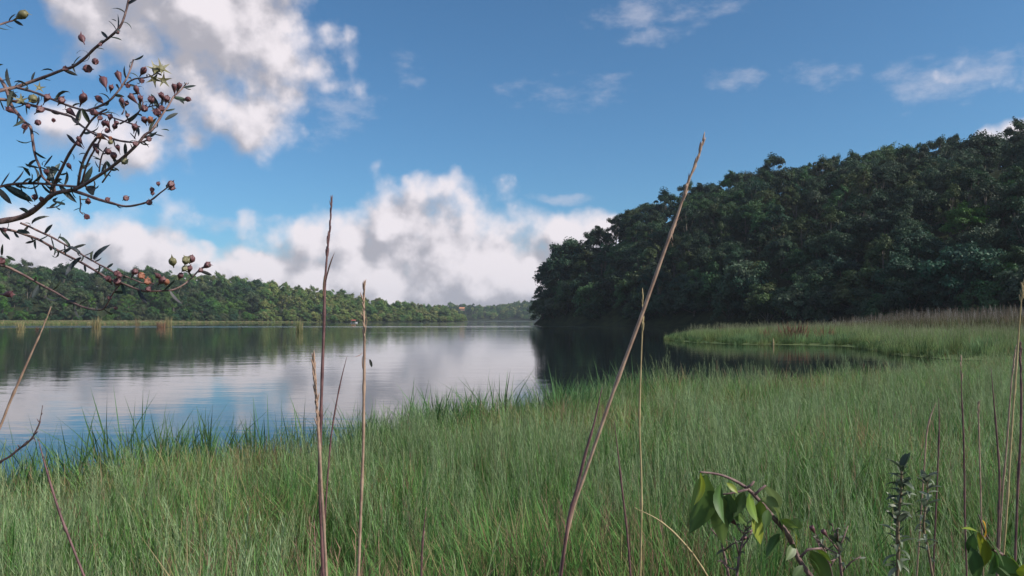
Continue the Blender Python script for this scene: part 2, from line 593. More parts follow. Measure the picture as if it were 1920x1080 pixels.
def make_tree_proto(seed, height, radius, lobes, squash, cards, low=0.0, sparse=1.0, card=.23):
    """crown and trunk meshes of one kind of tree, base at the origin"""
    rs = np.random.default_rng(seed)
    quads, cols = [], []
    lobe_list = []
    base = height * (.42 - .38 * low)
    for i in range(lobes):
        if i == 0:
            c = np.array([0, 0, height * .80])
            r = radius * .36
        else:
            ang = i * 2.399 + rs.normal() * .35
            rr = radius * (.86 * math.sqrt((i - .4 * rs.random()) / lobes) * rs.uniform(.85, 1.1))
            up = 1 - min(rr / radius, .98) ** 2
            lvl = rs.random() if low > .3 else .45 + .55 * rs.random()
            if rs.random() < .55:
                lvl = .8 + .2 * rs.random()
            z = base + (height * .88 - base) * (.10 + .85 * math.sqrt(up) * lvl + .08 * rs.normal())
            c = np.array([math.cos(ang) * rr, math.sin(ang) * rr, z])
            r = radius * (.15 + .20 * rs.random() ** 1.3)
        lobe_list.append((c, r))
        n = int(cards / lobes * sparse * (r / (radius * .25)) ** 2 * 1.35)
        quads.append(leaf_cards(n, c, r, squash, card, rs))
        hue = rs.random()
        cc = np.array([.052, .082, .030]) * (.7 + .6 * rs.random()) * np.array([.85 + .4 * hue, 1, .9 + .2 * hue])
        k = np.repeat(cc[None, :] * (.72 + .56 * rs.random((n, 1))), 4, 0) if False else np.repeat(cc[None, :] * (.72 + .56 * rs.random((n, 1))), 4, axis=0)
        cols.append(k)
    q = np.concatenate(quads).reshape(-1, 3)
    f = np.arange(len(q)).reshape(-1, 4)
    cols = np.concatenate(cols)
    crown = mesh_from('crown', q, f, None, cols)
    # trunk with limbs
    vs, fs = [], []

    def add(pts, rr, seg):
        v, ff = tube(pts, rr, seg)
        o = len(vs)
        vs.extend(v)
        fs.extend([tuple(i + o for i in g) for g in ff])
    tr = .018 * height + .05
    bend = Vector((rs.normal() * .25, rs.normal() * .25, 0))
    fork = base * .85 + height * .12
    add([(0, 0, -1.2), bend * .2 + Vector((0, 0, fork * .4)), bend + Vector((0, 0, fork)), bend * .6 + Vector((0, 0, height * .8))], [tr * 1.4, tr, tr * .7, tr * .2], 7)
    for c, r in lobe_list[1:24:3]:
        a = bend * .9 + Vector((0, 0, fork * (.72 + .3 * rs.random())))
        e = Vector(c)
        m = a.lerp(e, .5) + Vector((0, 0, -.04 * height * rs.random()))
        add([a, m, e], [tr * .45, tr * .3, tr * .1], 5)
    trunk = mesh_from('trunk', vs, fs, M_BARK, smooth=True)
    return crown, trunk


PROTO = []
PROTO_FAR = []
specs = [(1, 13, 5.8, 30, .82, 8200, .8, 1), (2, 14, 5.0, 26, .9, 7600, .8, 1), (3, 11.5, 6.6, 34, .7, 8800, .75, 1), (4, 15.5, 5.0, 22, .95, 7000, .7, .95),
         (5, 12.5, 5.6, 30, .85, 8000, .8, 1), (6, 14.5, 4.4, 22, 1.0, 7000, .75, .95), (7, 10, 5.2, 32, .85, 8600, 1.0, 1), (8, 8, 4.6, 28, .85, 7600, 1.0, 1.1)]
for sp in specs:
    crown, trunk = make_tree_proto(*sp)
    near = crown
    near.materials.append(M_TREE)
    PROTO.append((near, trunk, sp[1], sp[2]))
    far = crown.copy()
    far.materials.clear()
    far.materials.append(M_FAR)
    PROTO_FAR.append((far, sp[1], sp[2]))
N_TALL = 6                        # the first six stand in the wood, the last two reach down to the water


def scatter(xlo, xhi, ylo, yhi, step, rs, jit=.42):
    xs = np.arange(xlo, xhi, step)
    ys = np.arange(ylo, yhi, step * .87)
    X, Y = np.meshgrid(xs, ys)
    X = X + (np.arange(len(ys)) % 2)[:, None] * step / 2
    X = X + rs.uniform(-jit, jit, X.shape) * step
    Y = Y + rs.uniform(-jit, jit, Y.shape) * step
    return X.ravel(), Y.ravel()


def visible_share(T):
    """T rows: x y z_base height radius; pixels (of a 960-wide picture) each tree shows"""
    W, H = 960, 540
    idb = np.full((H, W), -1, int)
    order = np.argsort(-T[:, 1])
    yy, xx = np.mgrid[0:H, 0:W]
    for i in order:
        x, y, z, h, r = T[i]
        if y < 5:
            continue
        cx, cy_, d = proj((x, y, z + h * .62))
        rx, ry = F * r / d / 2, F * h * .42 / d / 2
        cx, cy_ = cx / 2, cy_ / 2
        x0, x1 = int(max(cx - rx, 0)), int(min(cx + rx + 1, W))
        y0, y1 = int(max(cy_ - ry, 0)), int(min(cy_ + ry + 1, H))
        if x1 <= x0 or y1 <= y0:
            continue
        s = ((xx[y0:y1, x0:x1] - cx) / rx) ** 2 + ((yy[y0:y1, x0:x1] - cy_) / ry) ** 2 < 1
        idb[y0:y1, x0:x1][s] = i
    return np.bincount(idb[idb >= 0], minlength=len(T))


def add_tree(name, x, y, z, kind, scale, rot, tint, label, group=None, wide=1.0):
    crown, trunk, h, r = PROTO[kind]
    root = empty(name, (x, y, z))
    root.rotation_euler = (0, 0, rot)
    root.scale = (scale * wide, scale * wide, scale)
    c = obj('crown', crown, root)
    c.color = (*tint, 1)
    obj('trunk', trunk, root)
    tag(root, label, 'tree', group)
    return root


# headland wood
rs = np.random.default_rng(5)
rows = []
X, Y = scatter(5, 420, 60, 430, 7.9, rs)
d = dist_poly(X, Y, HEAD)
Z = head_z(X, Y)
for x, y, dd, z in zip(X, Y, d, Z):
    if dd < 4 or y < 70:
        continue
    k = int(rs.integers(0, N_TALL))
    s = rs.uniform(.62, .98)
    if rs.random() < .08:
        s *= 1.3
    rows.append((x, y, z, k, s))
# edge trees leaning down to the water
for i in range(len(HEAD) - 1):
    a, b = np.array(HEAD[i], float), np.array(HEAD[i + 1], float)
    if not (2 <= i <= 7) and i != 1:
        continue
    n = int(np.hypot(*(b - a)) / 5.2)
    nv = np.array([-(b - a)[1], (b - a)[0]]) / np.hypot(*(b - a))
    for j in range(n):
        q = a + (b - a) * (j + rs.random()) / n - nv * rs.uniform(0.5, 5.5)
        k = int(rs.integers(6, 8))
        rows.append((q[0], q[1], float(max(head_z(np.array([q[0]]), np.array([q[1]]))[0], 0.1)) - .6, k, rs.uniform(.85, 1.35)))
# the tall group right at the point
for (x, y, k, s) in ((17.5, 299, 6, 1.75), (19, 302, 3, 1.5), (21, 301, 1, 1.5), (23.5, 303, 6, 1.9), (13.5, 306, 0, 1.25), (27, 300, 3, 1.5), (31, 298, 0, 1.6), (25, 294, 6, 1.45), (35, 305, 1, 1.55)):
    rows.append((x, y, float(max(head_z(np.array([x]), np.array([y]))[0], .1)) - .3, k, s))
R = np.array(rows)
hh = np.array([PROTO[int(k)][2] for k in R[:, 3]]) * R[:, 4]
rr = np.array([PROTO[int(k)][3] for k in R[:, 3]]) * R[:, 4]
SKY_X = [1000, 1030, 1060, 1130, 1200, 1280, 1400, 1530, 1650, 1740, 1830, 1850, 1885, 1930]
SKY_Y = [500, 476, 458, 420, 382, 335, 306, 272, 268, 248, 246, 262, 262, 250]
ok = []
for i in range(len(R)):
    tx, ty, _ = proj((R[i, 0], R[i, 1], R[i, 2] + hh[i]))
    lx = proj((R[i, 0] - rr[i] * .8, R[i, 1], R[i, 2] + hh[i] * .5))[0]
    ok.append(ty > np.interp(tx, SKY_X, SKY_Y) - 13 and lx > 996)
ok = np.array(ok)
vis = np.where(ok, visible_share(np.column_stack([R[:, 0], R[:, 1], R[:, 2], np.where(ok, hh, .01), np.where(ok, rr, .01)])), 0)
keep = np.argsort(-vis)[:226]
keep = [i for i in keep if vis[i] >= 6]
HEAD_TONES = [('dark green', (.72, .92, .9)), ('dark green', (.55, .75, .78)), ('blue green', (.6, .95, 1.15)), ('olive green', (1.35, 1.15, .85)), ('mid green', (.95, 1.35, .95)), ('greyish green', (1.15, 1.15, 1.3))]
cand = {i: proj((R[i, 0], R[i, 1], R[i, 2] + hh[i] * .7)) for i in keep}


def nearest(px, py, pool):
    return min(pool, key=lambda i: (cand[i][0] - px) ** 2 + (cand[i][1] - py) ** 2)


special = {}
for px, py, tint, lab in ((1790, 402, (1.25, 2.1, .8), 'bright yellow-green tree midway up the forested headland, the brightest there'),
                          (1200, 290 + 310, (.7, .9, .8), None), (1175, 405, (.7, .85, .8), 'open see-through tree on the headland skyline left of the leaning dry stalk'),
                          (1440, 520, (1.35, 1.35, .9), 'paler olive tree low on the headland above the grassy spit tip'),
                          (1230, 455 + 0, (.7, .85, .85), None)):
    if lab:
        i = nearest(px, py, [j for j in keep if j not in special])
        special[i] = (tint, lab)
over_rows = []
set_keep = set(int(i) for i in keep)
n_head = 0
for i in keep:
    x, y, z, k, s = R[i]
    px, py, _ = cand[i]
    tone, tint = HEAD_TONES[int(rs.integers(0, len(HEAD_TONES)))]
    up = (600 - py) / max(600 - np.interp(px, [1005, 1060, 1130, 1280, 1530, 1900], [490, 460, 420, 335, 275, 225]), 1)
    zone = 'at the headland waterline' if k >= N_TALL or up < .2 else ('on the headland skyline' if up > .82 else ('high on the headland' if up > .52 else 'low on the headland'))
    where = 'near its tip' if px < 1130 else ('behind the leaning stalk' if px < 1330 else ('above the grassy spit' if px < 1640 else 'towards its high end'))
    lab = f'{tone} tree {zone} {where}'
    grp = f'{tone} trees {zone} {where}'
    tint = tuple(np.array(tint) * np.array([.80, .94, 1.2]) * rs.uniform(.8, 1.15))
    kind = int(k)
    if i in special:
        tint, lab = special[i]
        grp = None
    add_tree('broadleaf_tree', x, y, z - .3, kind, s, rs.uniform(0, 6.28), tint, lab, grp)
    n_head += 1
for i in range(len(R)):
    if i not in set_keep and vis[i] >= 2:
        over_rows.append((R[i, 0], R[i, 1], R[i, 2] - .3, int(R[i, 3]), R[i, 4], tuple(np.array(HEAD_TONES[int(rs.integers(0, 6))][1]) * np.array([.80, .94, 1.2]) * rs.uniform(.8, 1.15))))
# lone tall tree breaking the skyline at the right edge
q = P(1914, 300, 222)
add_tree('broadleaf_tree', q.x, q.y, P(1914, 220, 222).z - 15 * .95, 3, .95, 1.0, (.7, .85, .8), 'tall tree breaking the headland skyline at the right edge of the photo')

# woods across the lake
rs = np.random.default_rng(9)
rows = []
X, Y = scatter(-640, 0, 270, 1000, 10.5, rs)
d = dist_poly(X, Y, LEFT)
Z = left_z(X, Y)
for x, y, dd, z in zip(X, Y, d, Z):
    if dd < 1 or x / y < -.80:
        continue
    if dd > 190:
        continue
    k = int(rs.integers(0, N_TALL)) if dd > 9 else int(rs.integers(6, 8))
    rows.append((x, y, z - .3, k, (rs.uniform(.6, 1.1) if rs.random() < .85 else rs.uniform(1.1, 1.4)) if dd > 9 else rs.uniform(.5, 1.0)))
for i in range(1, 9):
    a, b = np.array(LEFT[i], float), np.array(LEFT[i + 1], float)
    n = int(np.hypot(*(b - a)) / 6)
    for j in range(n):
        q = a + (b - a) * (j + rs.random()) / n
        rows.append((q[0] + rs.normal() * 2, q[1] + rs.normal() * 2, -.4, int(rs.integers(6, 8)), rs.uniform(.5, .95)))
L = np.array(rows)
lh = np.array([PROTO[int(k)][2] for k in L[:, 3]]) * L[:, 4]
lr = np.array([PROTO[int(k)][3] for k in L[:, 3]]) * L[:, 4]
vis = visible_share(np.column_stack([L[:, 0], L[:, 1], L[:, 2], lh, lr]))
order = np.argsort(-vis)
solo = set(int(i) for i in order[:max(0, 296 - n_head)])
LEFT_TONES = [('dark green', (.7, .95, 1.0)), ('blue green', (.7, 1.1, 1.4)), ('mid green', (1.1, 1.5, 1.15)), ('greyish', (1.7, 1.55, 1.9)), ('light green', (1.5, 2.0, 1.1))]
SUNLIGHT_TINTS = [(3.2, 2.8, 2.2), (3.7, 3.0, 2.5), (2.8, 2.9, 2.2), (1.8, 2.2, 1.7), (4.1, 3.2, 3.1)]  # raised tints: sunlight on the far hills painted into the foliage colour
cand = {int(i): proj((L[i, 0], L[i, 1], L[i, 2] + lh[i] * .7)) for i in range(len(L))}
special = {}
for px, py, tint, lab, wide, kk in ((413, 562, (2.3, 2.0, 1.9), 'wide pinkish grey flat-crowned tree midway up the left shore hill', 1.45, 2),
                                    (182, 508, (.6, .8, .8), 'wide dark flat-topped tree on the left hill skyline under the capsule branch', 1.5, 2),
                                    (12, 560, (1.5, 2.3, .9), 'bright light-green tree low on the left shore at the photo edge', 1.1, 4),
                                    (75, 500, (.7, .9, .9), 'big rounded dark tree at the high left end of the far hill skyline', 1.3, 0)):
    i = nearest(px, py, [j for j in cand if vis[j] > 0 and j not in special])
    special[i] = (tint, lab, wide, kk)
    solo.add(i)
far_rows = list(over_rows)
for i in range(len(L)):
    x, y, z, k, s = L[i]
    px, py, _ = cand[i]
    if i in solo:
        ti = int(rs.integers(0, len(LEFT_TONES)))
        tone, tint = LEFT_TONES[ti] if px < 490 and not (325 < px < 460 and py < 532) else [('sun-tinted yellow-green', (3.9, 3.2, 2.6)), ('sun-tinted olive', (4.3, 3.4, 3.0)), ('light green', (3.1, 3.2, 2.5)), ('mid green', (2.1, 2.5, 2.1)), ('sun-tinted straw-green', (4.8, 3.6, 3.6))][ti]  # centre trees and the skyline strip get sunlight as a brighter leaf tint
        band = 'beside the far marsh' if py > 575 else ('low on the left hill' if py > 555 else ('high on the left hill' if py > 525 else 'on the left hill skyline'))
        where = 'at the far left' if px < 130 else ('beneath the capsule branch' if px < 330 else ('right of the capsule branch' if px < 560 else 'beyond the tall dry stalk'))
        lab, grp, wide = f'{tone} tree {band} {where}', f'{tone} trees {band} {where}', 1.0
        if i in special:
            tint, lab, wide, k = special[i]
            grp = None
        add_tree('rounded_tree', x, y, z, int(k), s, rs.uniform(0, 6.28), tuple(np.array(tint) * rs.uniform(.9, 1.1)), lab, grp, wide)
    elif vis[i] > 0 or rs.random() < .3:
        far_rows.append((x, y, z, k, s, SUNLIGHT_TINTS[int(rs.integers(0, 5))] if px > 490 or (325 < px < 460 and py < 532) else LEFT_TONES[int(rs.integers(0, 5))][1]))
# the head of the lake, too far to tell the trees apart
X, Y = scatter(-420, 330, 1400, 1900, 13, rs)
d = dist_poly(X, Y, FARH)
Z = far_z(X, Y)
for x, y, dd, z in zip(X, Y, d, Z):
    if dd > 1 and dd < 420 and not (abs(x + 102) < 13 and 1490 < y < 1548):
        far_rows.append((x, y, z - .4, int(rs.integers(0, 8)), rs.uniform(.8, 1.2), SUNLIGHT_TINTS[int(rs.integers(0, 5))] if rs.random() < .5 else LEFT_TONES[int(rs.integers(0, 5))][1]))
# the wood goes on over the headland ridge and past the frame
X, Y = scatter(90, 420, 20, 300, 12, rs)
d = dist_poly(X, Y, HEAD)
Z = head_z(X, Y)
for x, y, dd, z in zip(X, Y, d, Z):
    if dd > 6 and x / y > .76:
        far_rows.append((x, y, z - .4, int(rs.integers(0, 6)), rs.uniform(.85, 1.2), (.8, .95, .85)))


def gn_scatter(name, pts, rots, scls, idx, protos, tints=None):
    """one object whose points carry instances of the given hidden prototype meshes"""
    me = bpy.data.meshes.new(name)
    me.from_pydata([tuple(p) for p in pts], [], [])
    a = me.attributes.new('rot', 'FLOAT_VECTOR', 'POINT')
    a.data.foreach_set('vector', np.asarray(rots, np.float32).ravel())
    a = me.attributes.new('scl', 'FLOAT_VECTOR', 'POINT')
    a.data.foreach_set('vector', np.asarray(scls, np.float32).ravel())
    a = me.attributes.new('idx', 'INT', 'POINT')
    a.data.foreach_set('value', np.asarray(idx, np.int32))
    if tints is not None:
        a = me.attributes.new('tint', 'FLOAT_COLOR', 'POINT')
        c = np.ones((len(pts), 4), np.float32)
        c[:, :3] = tints
        a.data.foreach_set('color', c.ravel())
    o = bpy.data.objects.new(name, me)
    COL.objects.link(o)
    lib = bpy.data.collections.new(name + '_kinds')
    for i, pm in enumerate(protos):
        lib.objects.link(bpy.data.objects.new(f'{name}_kind_{i:02d}', pm))
    ng = bpy.data.node_groups.new(name + '_scatter', 'GeometryNodeTree')
    ng.interface.new_socket('Geometry', in_out='INPUT', socket_type='NodeSocketGeometry')
    ng.interface.new_socket('Geometry', in_out='OUTPUT', socket_type='NodeSocketGeometry')
    gi, go = ng.nodes.new('NodeGroupInput'), ng.nodes.new('NodeGroupOutput')
    ci = ng.nodes.new('GeometryNodeCollectionInfo')
    ci.inputs['Collection'].default_value = lib
    ci.inputs['Separate Children'].default_value = True
    ci.inputs['Reset Children'].default_value = True
    iop = ng.nodes.new('GeometryNodeInstanceOnPoints')
    iop.inputs['Pick Instance'].default_value = True

    def named(n, t):
        q = ng.nodes.new('GeometryNodeInputNamedAttribute')
        q.data_type = t
        q.inputs['Name'].default_value = n
        return q.outputs['Attribute']
    ng.links.new(gi.outputs[0], iop.inputs['Points'])
    ng.links.new(ci.outputs[0], iop.inputs['Instance'])
    ng.links.new(named('idx', 'INT'), iop.inputs['Instance Index'])
    e2r = ng.nodes.new('FunctionNodeEulerToRotation')
    ng.links.new(named('rot', 'FLOAT_VECTOR'), e2r.inputs[0])
    ng.links.new(e2r.outputs[0], iop.inputs['Rotation'])
    ng.links.new(named('scl', 'FLOAT_VECTOR'), iop.inputs['Scale'])
    ng.links.new(iop.outputs[0], go.inputs[0])
    md = o.modifiers.new('scatter', 'NODES')
    md.node_group = ng
    return o


fr = far_rows
WORDS = ['first', 'second', 'third', 'fourth', 'fifth', 'sixth', 'seventh', 'eighth', 'ninth', 'tenth', 'eleventh', 'twelfth', 'thirteenth', 'fourteenth', 'fifteenth', 'sixteenth', 'seventeenth', 'eighteenth', 'nineteenth', 'twentieth']
alike = {}
for o in COL.objects:
    if o.get('category') == 'tree':
        alike.setdefault(o['label'], []).append(o)
for lab, os_ in alike.items():
    if len(os_) > 1:
        os_.sort(key=lambda o: o.location.x / o.location.y)
        for i, o in enumerate(os_):
            o['label'] = f'{lab}, {WORDS[min(i, 19)]} from left'
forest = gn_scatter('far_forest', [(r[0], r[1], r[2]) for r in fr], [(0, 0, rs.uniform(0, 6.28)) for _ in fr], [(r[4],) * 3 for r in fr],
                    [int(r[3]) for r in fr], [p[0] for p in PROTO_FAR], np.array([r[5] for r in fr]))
tag(forest, 'green and sun-tinted yellow-green wood covering the far hills around the lake', 'forest', kind='stuff')


# ------------------------------------------------------------------ grass
def tuft(seed, n, radius, h, wd, lean, base_c, mid_c, tip_c, dry=.12, curl=.35, panicles=0, pan_c=(.30, .30, .22)):
    rs = np.random.default_rng(seed)
    vs, fs, cs = [], [], []
    base_c, mid_c, tip_c = map(np.array, (base_c, mid_c, tip_c))
    for i in range(n):
        a = rs.uniform(0, 6.283)
        r = radius * math.sqrt(rs.random())
        o = np.array([math.cos(a) * r, math.sin(a) * r, -.04])
        hgt = h * rs.uniform(.55, 1.08)
        la = rs.uniform(0, 6.283)
        ld = np.array([math.cos(la), math.sin(la), 0])
        ln = abs(rs.normal()) * lean * hgt
        cu = rs.uniform(0, curl) * hgt * (.3 + rs.random())
        sd = np.array([-ld[1], ld[0], 0]) if rs.random() < .5 else np.array([math.cos(la + 1), math.sin(la + 1), 0])
        wdt = wd * rs.uniform(.6, 1.3)
        k = rs.random()
        if k < dry:
            c0, c1, c2 = np.array([.24, .17, .08]), np.array([.30, .22, .11]), np.array([.33, .26, .15])
        else:
            g = .6 + .8 * rs.random()
            yel = rs.random() ** 2
            c0, c1, c2 = base_c * g, (mid_c * (1 - .5 * yel) + np.array([.22, .22, .07]) * .5 * yel) * g, tip_c * g
        st = len(vs)
        for j, t in enumerate((0, .35, .7, 1.0)):
            p = o + ld * (ln * t + cu * t * t) + np.array([0, 0, hgt * t * (1 - .18 * t * (cu / hgt))])
            c = c0 + (c1 - c0) * min(t / .35, 1) if t < .36 else c1 + (c2 - c1) * (t - .35) / .65
            ww = wdt * (1 - .55 * t)
            if j < 3:
                vs += [p - sd * ww / 2, p + sd * ww / 2]
                cs += [c, c]
            else:
                vs.append(p)
                cs.append(c)
        fs += [(st, st + 1, st + 3, st + 2), (st + 2, st + 3, st + 5, st + 4), (st + 4, st + 5, st + 6)]
    pc = np.array(pan_c)
    for i in range(panicles):
        a = rs.uniform(0, 6.283)
        r = radius * math.sqrt(rs.random())
        o = np.array([math.cos(a) * r, math.sin(a) * r, 0])
        hgt = h * rs.uniform(.85, 1.35)
        la = rs.uniform(0, 6.283)
        ld = np.array([math.cos(la), math.sin(la), 0])
        top = o + ld * hgt * rs.uniform(.03, .22) + np.array([0, 0, hgt])
        sd = np.array([-ld[1], ld[0], 0]) * wd * .22
        st = len(vs)
        g = .8 + .4 * rs.random()
        vs += [o - sd, o + sd, top + sd * .6, top - sd * .6]
        cs += [np.array([.16, .17, .07]) * g] * 2 + [pc * g] * 2
        fs.append((st, st + 1, st + 2, st + 3))
        for j in range(9):                        # airy side branches with spikelets
            t = .74 + .26 * j / 8
            q = o + (top - o) * t
            b = rs.uniform(0, 6.283)
            ln = hgt * .085 * (1.25 - t) * 2.0 * rs.uniform(.6, 1.3)
            e = q + np.array([math.cos(b) * ln * .55, math.sin(b) * ln * .55, ln])
            s2 = np.array([-math.sin(b), math.cos(b), 0]) * wd * .22
            st = len(vs)
            vs += [q - s2, q + s2, e]
            cs += [pc * g * .9] * 2 + [pc * g]
            fs.append((st, st + 1, st + 2))
    return mesh_from('tuft', vs, fs, M_GRASS, np.array(cs))


GB, GM, GT = (.25, .175, .06), (.112, .25, .052), (.155, .305, .095)
near_tufts = [tuft(100 + i, 24, .10, .64, .0082, .16, GB, GM, GT, .08, curl=.4) for i in range(4)]
near_tufts += [tuft(110 + i, 24, .11, .68, .0064, .20, (.31, .20, .10), (.24, .235, .075), (.28, .28, .12), .36, curl=.45) for i in range(2)]
near_tufts += [tuft(120 + i, 20, .12, .62, .0064, .15, GB, (.118, .255, .065), (.168, .31, .115), .05, panicles=7, pan_c=(.27, .35, .18)) for i in range(4)]
near_tufts += [tuft(130 + i, 18, .10, .80, .0125, .26, (.09, .14, .045), (.075, .17, .065), (.11, .21, .09), .02, curl=.6) for i in range(2)]   # broad dark blades of the water edge
near_tufts += [tuft(140 + i, 12, .13, .50, .0060, .28, (.32, .20, .12), (.39, .27, .16), (.44, .33, .21), 1.0, curl=.45, panicles=3, pan_c=(.33, .21, .15)) for i in range(2)]   # dead straw

rs = np.random.default_rng(21)
pts, rots, scls, idx = [], [], [], []
rings = [(1.55, 4.2, 115), (4.2, 8.0, 90), (8.0, 14.0, 58), (14.0, 34.0, 30)]
for r0, r1, dens in rings:
    ang = .78
    area = ang * (r1 ** 2 - r0 ** 2)
    n = int(area * dens)
    rad = np.sqrt(rs.uniform(r0 ** 2, r1 ** 2, n))
    th = rs.uniform(-ang, ang, n)
    x, y = rad * np.sin(th), rad * np.cos(th)
    d = dist_poly(x, y, BANK) + .25 * wob(x, y, .9)
    z = bank_z(x, y)
    patch = wob(x, y, 1.7, 3.0) + .5 * wob(x, y, .6, 1.0)
    hgt = 1 + .15 * wob(x, y, 2.3, 5.0) + .16 * wob(x, y, .55, 2.0)
    gap = wob(x, y, .5, 4.2) + .5 * wob(x, y, 1.4, 2.0)
    lx, ly = .22 * wob(x, y, .8, 7.0), .22 * wob(x, y, .9, 9.0)
    for i in range(n):
        if d[i] < -.12 or (y[i] < 1.0):
            continue
        if rs.random() > .55 + .45 * np.clip(d[i] / .5, 0, 1):
            continue
        if gap[i] > .95 and rad[i] < 10 and d[i] > .8 and rs.random() < .75:
            continue
        u = rs.random()
        edge = d[i] < .7
        if edge and u < .62 and x[i] < 3:
            k = 10 + int(rs.integers(0, 2))
        elif u < .05 + .10 * max(patch[i], 0) + (.20 if rad[i] < 3.4 else (.10 if rad[i] < 5 else .03)):
            k = 12 + int(rs.integers(0, 2))
        elif patch[i] > .25:
            k = int(rs.integers(4, 6)) if u < .45 else int(rs.integers(0, 4))
        elif u < .50:
            k = int(rs.integers(6, 10))
        else:
            k = int(rs.integers(0, 4))
        s = rs.uniform(.8, 1.15) * hgt[i] * (1.0 if not edge else rs.uniform(.75, 1.25))
        if y[i] > 14:
            s *= 1.08
        wide = 1.15 if rad[i] < 4.2 else 1.08 + max(0, (rad[i] - 5) * .03)
        pts.append((x[i], y[i], max(z[i], -.12)))
        rots.append((rs.normal() * .10 + lx[i], rs.normal() * .10 + ly[i] + .05, rs.uniform(0, 6.28)))
        scls.append((s * wide, s * wide, s))
        idx.append(k)
grass = gn_scatter('bank_grass', pts, rots, scls, idx, near_tufts)
tag(grass, 'tall wispy green grass with dry straw covering the near bank', 'grass', kind='stuff')

mid_tufts = [tuft(200 + i, 34, .38, 1.0, .026, .24, (.11, .145, .06), (.115, .205, .085), (.165, .25, .12), .03) for i in range(3)]
mid_tufts += [tuft(210 + i, 30, .40, 1.0, .024, .26, (.14, .17, .06), (.155, .235, .085), (.205, .28, .12), .05, panicles=2, pan_c=(.25, .26, .16)) for i in range(3)]
mid_tufts += [tuft(220 + i, 34, .40, .9, .030, .3, (.04, .075, .03), (.045, .10, .04), (.065, .13, .055), .0) for i in range(2)]
pts, rots, scls, idx = [], [], [], []
n = 30000
x = rs.uniform(12, 130, n)
y = rs.uniform(33, 112, n)
d = dist_poly(x, y, SPIT) + .8 * wob(x, y, 2.4)
z = spit_z(x, y)
patch = wob(x, y, 4.5, 1.0) + .4 * wob(x, y, 1.5)
for i in range(n):
    if d[i] < -.1 or x[i] / y[i] > .80:
        continue
    if d[i] > 20 and rs.random() < .5:
        continue
    front = d[i] < 1.6
    k = int(rs.integers(6, 8)) if (front and rs.random() < .55) or (patch[i] < -.75 and rs.random() < .5) else (int(rs.integers(3, 6)) if patch[i] > -.1 or d[i] > 6 else int(rs.integers(0, 3)))
    s = rs.uniform(.55, 1.15) * (.5 + .5 * min(1, max(d[i], 0) / 2.5)) * (1 + .2 * patch[i])
    pts.append((x[i], y[i], max(z[i], -.05)))
    rots.append((rs.normal() * .08, rs.normal() * .08, rs.uniform(0, 6.28)))
    scls.append((s, s, s))
    idx.append(k)
sg = gn_scatter('spit_grass', pts, rots, scls, idx, mid_tufts)
tag(sg, 'light green marsh grass covering the low spit below the headland', 'grass', kind='stuff')

# tall brown weeds behind the spit
weed_tufts = [tuft(300 + i, 26, .55, 2.0, .030, .14, (.065, .06, .035), (.08, .072, .042), (.105, .09, .058), .08, panicles=6, pan_c=(.16, .13, .10)) for i in range(3)]
weed_tufts += [tuft(310 + i, 26, .55, 1.9, .034, .15, (.05, .08, .03), (.065, .11, .035), (.09, .14, .05), .05, panicles=3, pan_c=(.34, .32, .30)) for i in range(2)]
pts, rots, scls, idx = [], [], [], []
n = 9000
x = rs.uniform(30, 125, n)
y = rs.uniform(66, 110, n)
d = dist_poly(x, y, SPIT)
z = spit_z(x, y)
for i in range(n):
    u = 960 + F * x[i] / y[i]
    if d[i] < 1 or u > 2080 or u < 1440 or y[i] < np.interp(u, [1440, 1600, 1750, 1950], [100, 92, 80, 70]):
        continue
    s = np.interp(u, [1440, 1560, 1700, 1950], [.3, .72, 1.05, 1.15]) * rs.uniform(.7, 1.15)
    pts.append((x[i], y[i], z[i]))
    rots.append((rs.normal() * .06, rs.normal() * .06, rs.uniform(0, 6.28)))
    scls.append((s, s, s))
    idx.append(int(rs.choice([0, 1, 2, 3, 4])))
wd = gn_scatter('tall_weeds', pts, rots, scls, idx, weed_tufts)
tag(wd, 'tall brownish weeds with pale seed heads behind the marsh grass at the headland foot', 'weeds', kind='stuff')

# green and straw marsh fringe along the left shore
far_tufts = [tuft(400 + i, 24, 1.1, 1.2, .12, .2, (.12, .15, .06), (.16, .22, .08), (.22, .27, .12), .1) for i in range(2)] + [tuft(410, 24, 1.0, 1.5, .12, .15, (.22, .18, .09), (.30, .24, .13), (.34, .28, .17), .5)]
pts, rots, scls, idx = [], [], [], []
n = 26000
x = rs.uniform(-420, -130, n)
y = rs.uniform(205, 612, n)
d = dist_poly(x, y, MARSH) + 2.5 * wob(x, y, 17)
z = marsh_z(x, y)
for i in range(n):
    if d[i] < 0 or x[i] / y[i] < -.78:
        continue
    s = rs.uniform(.5, .9) * (1 if d[i] < 25 else 1.2)
    pts.append((x[i], y[i], max(z[i], 0)))
    rots.append((0, 0, rs.uniform(0, 6.28)))
    scls.append((s, s, s))
    idx.append(2 if rs.random() < .18 else int(rs.integers(0, 2)))
mg = gn_scatter('shore_grass', pts, rots, scls, idx, far_tufts)
tag(mg, 'pale green marsh grass fringe along the far left shore', 'grass', kind='stuff')


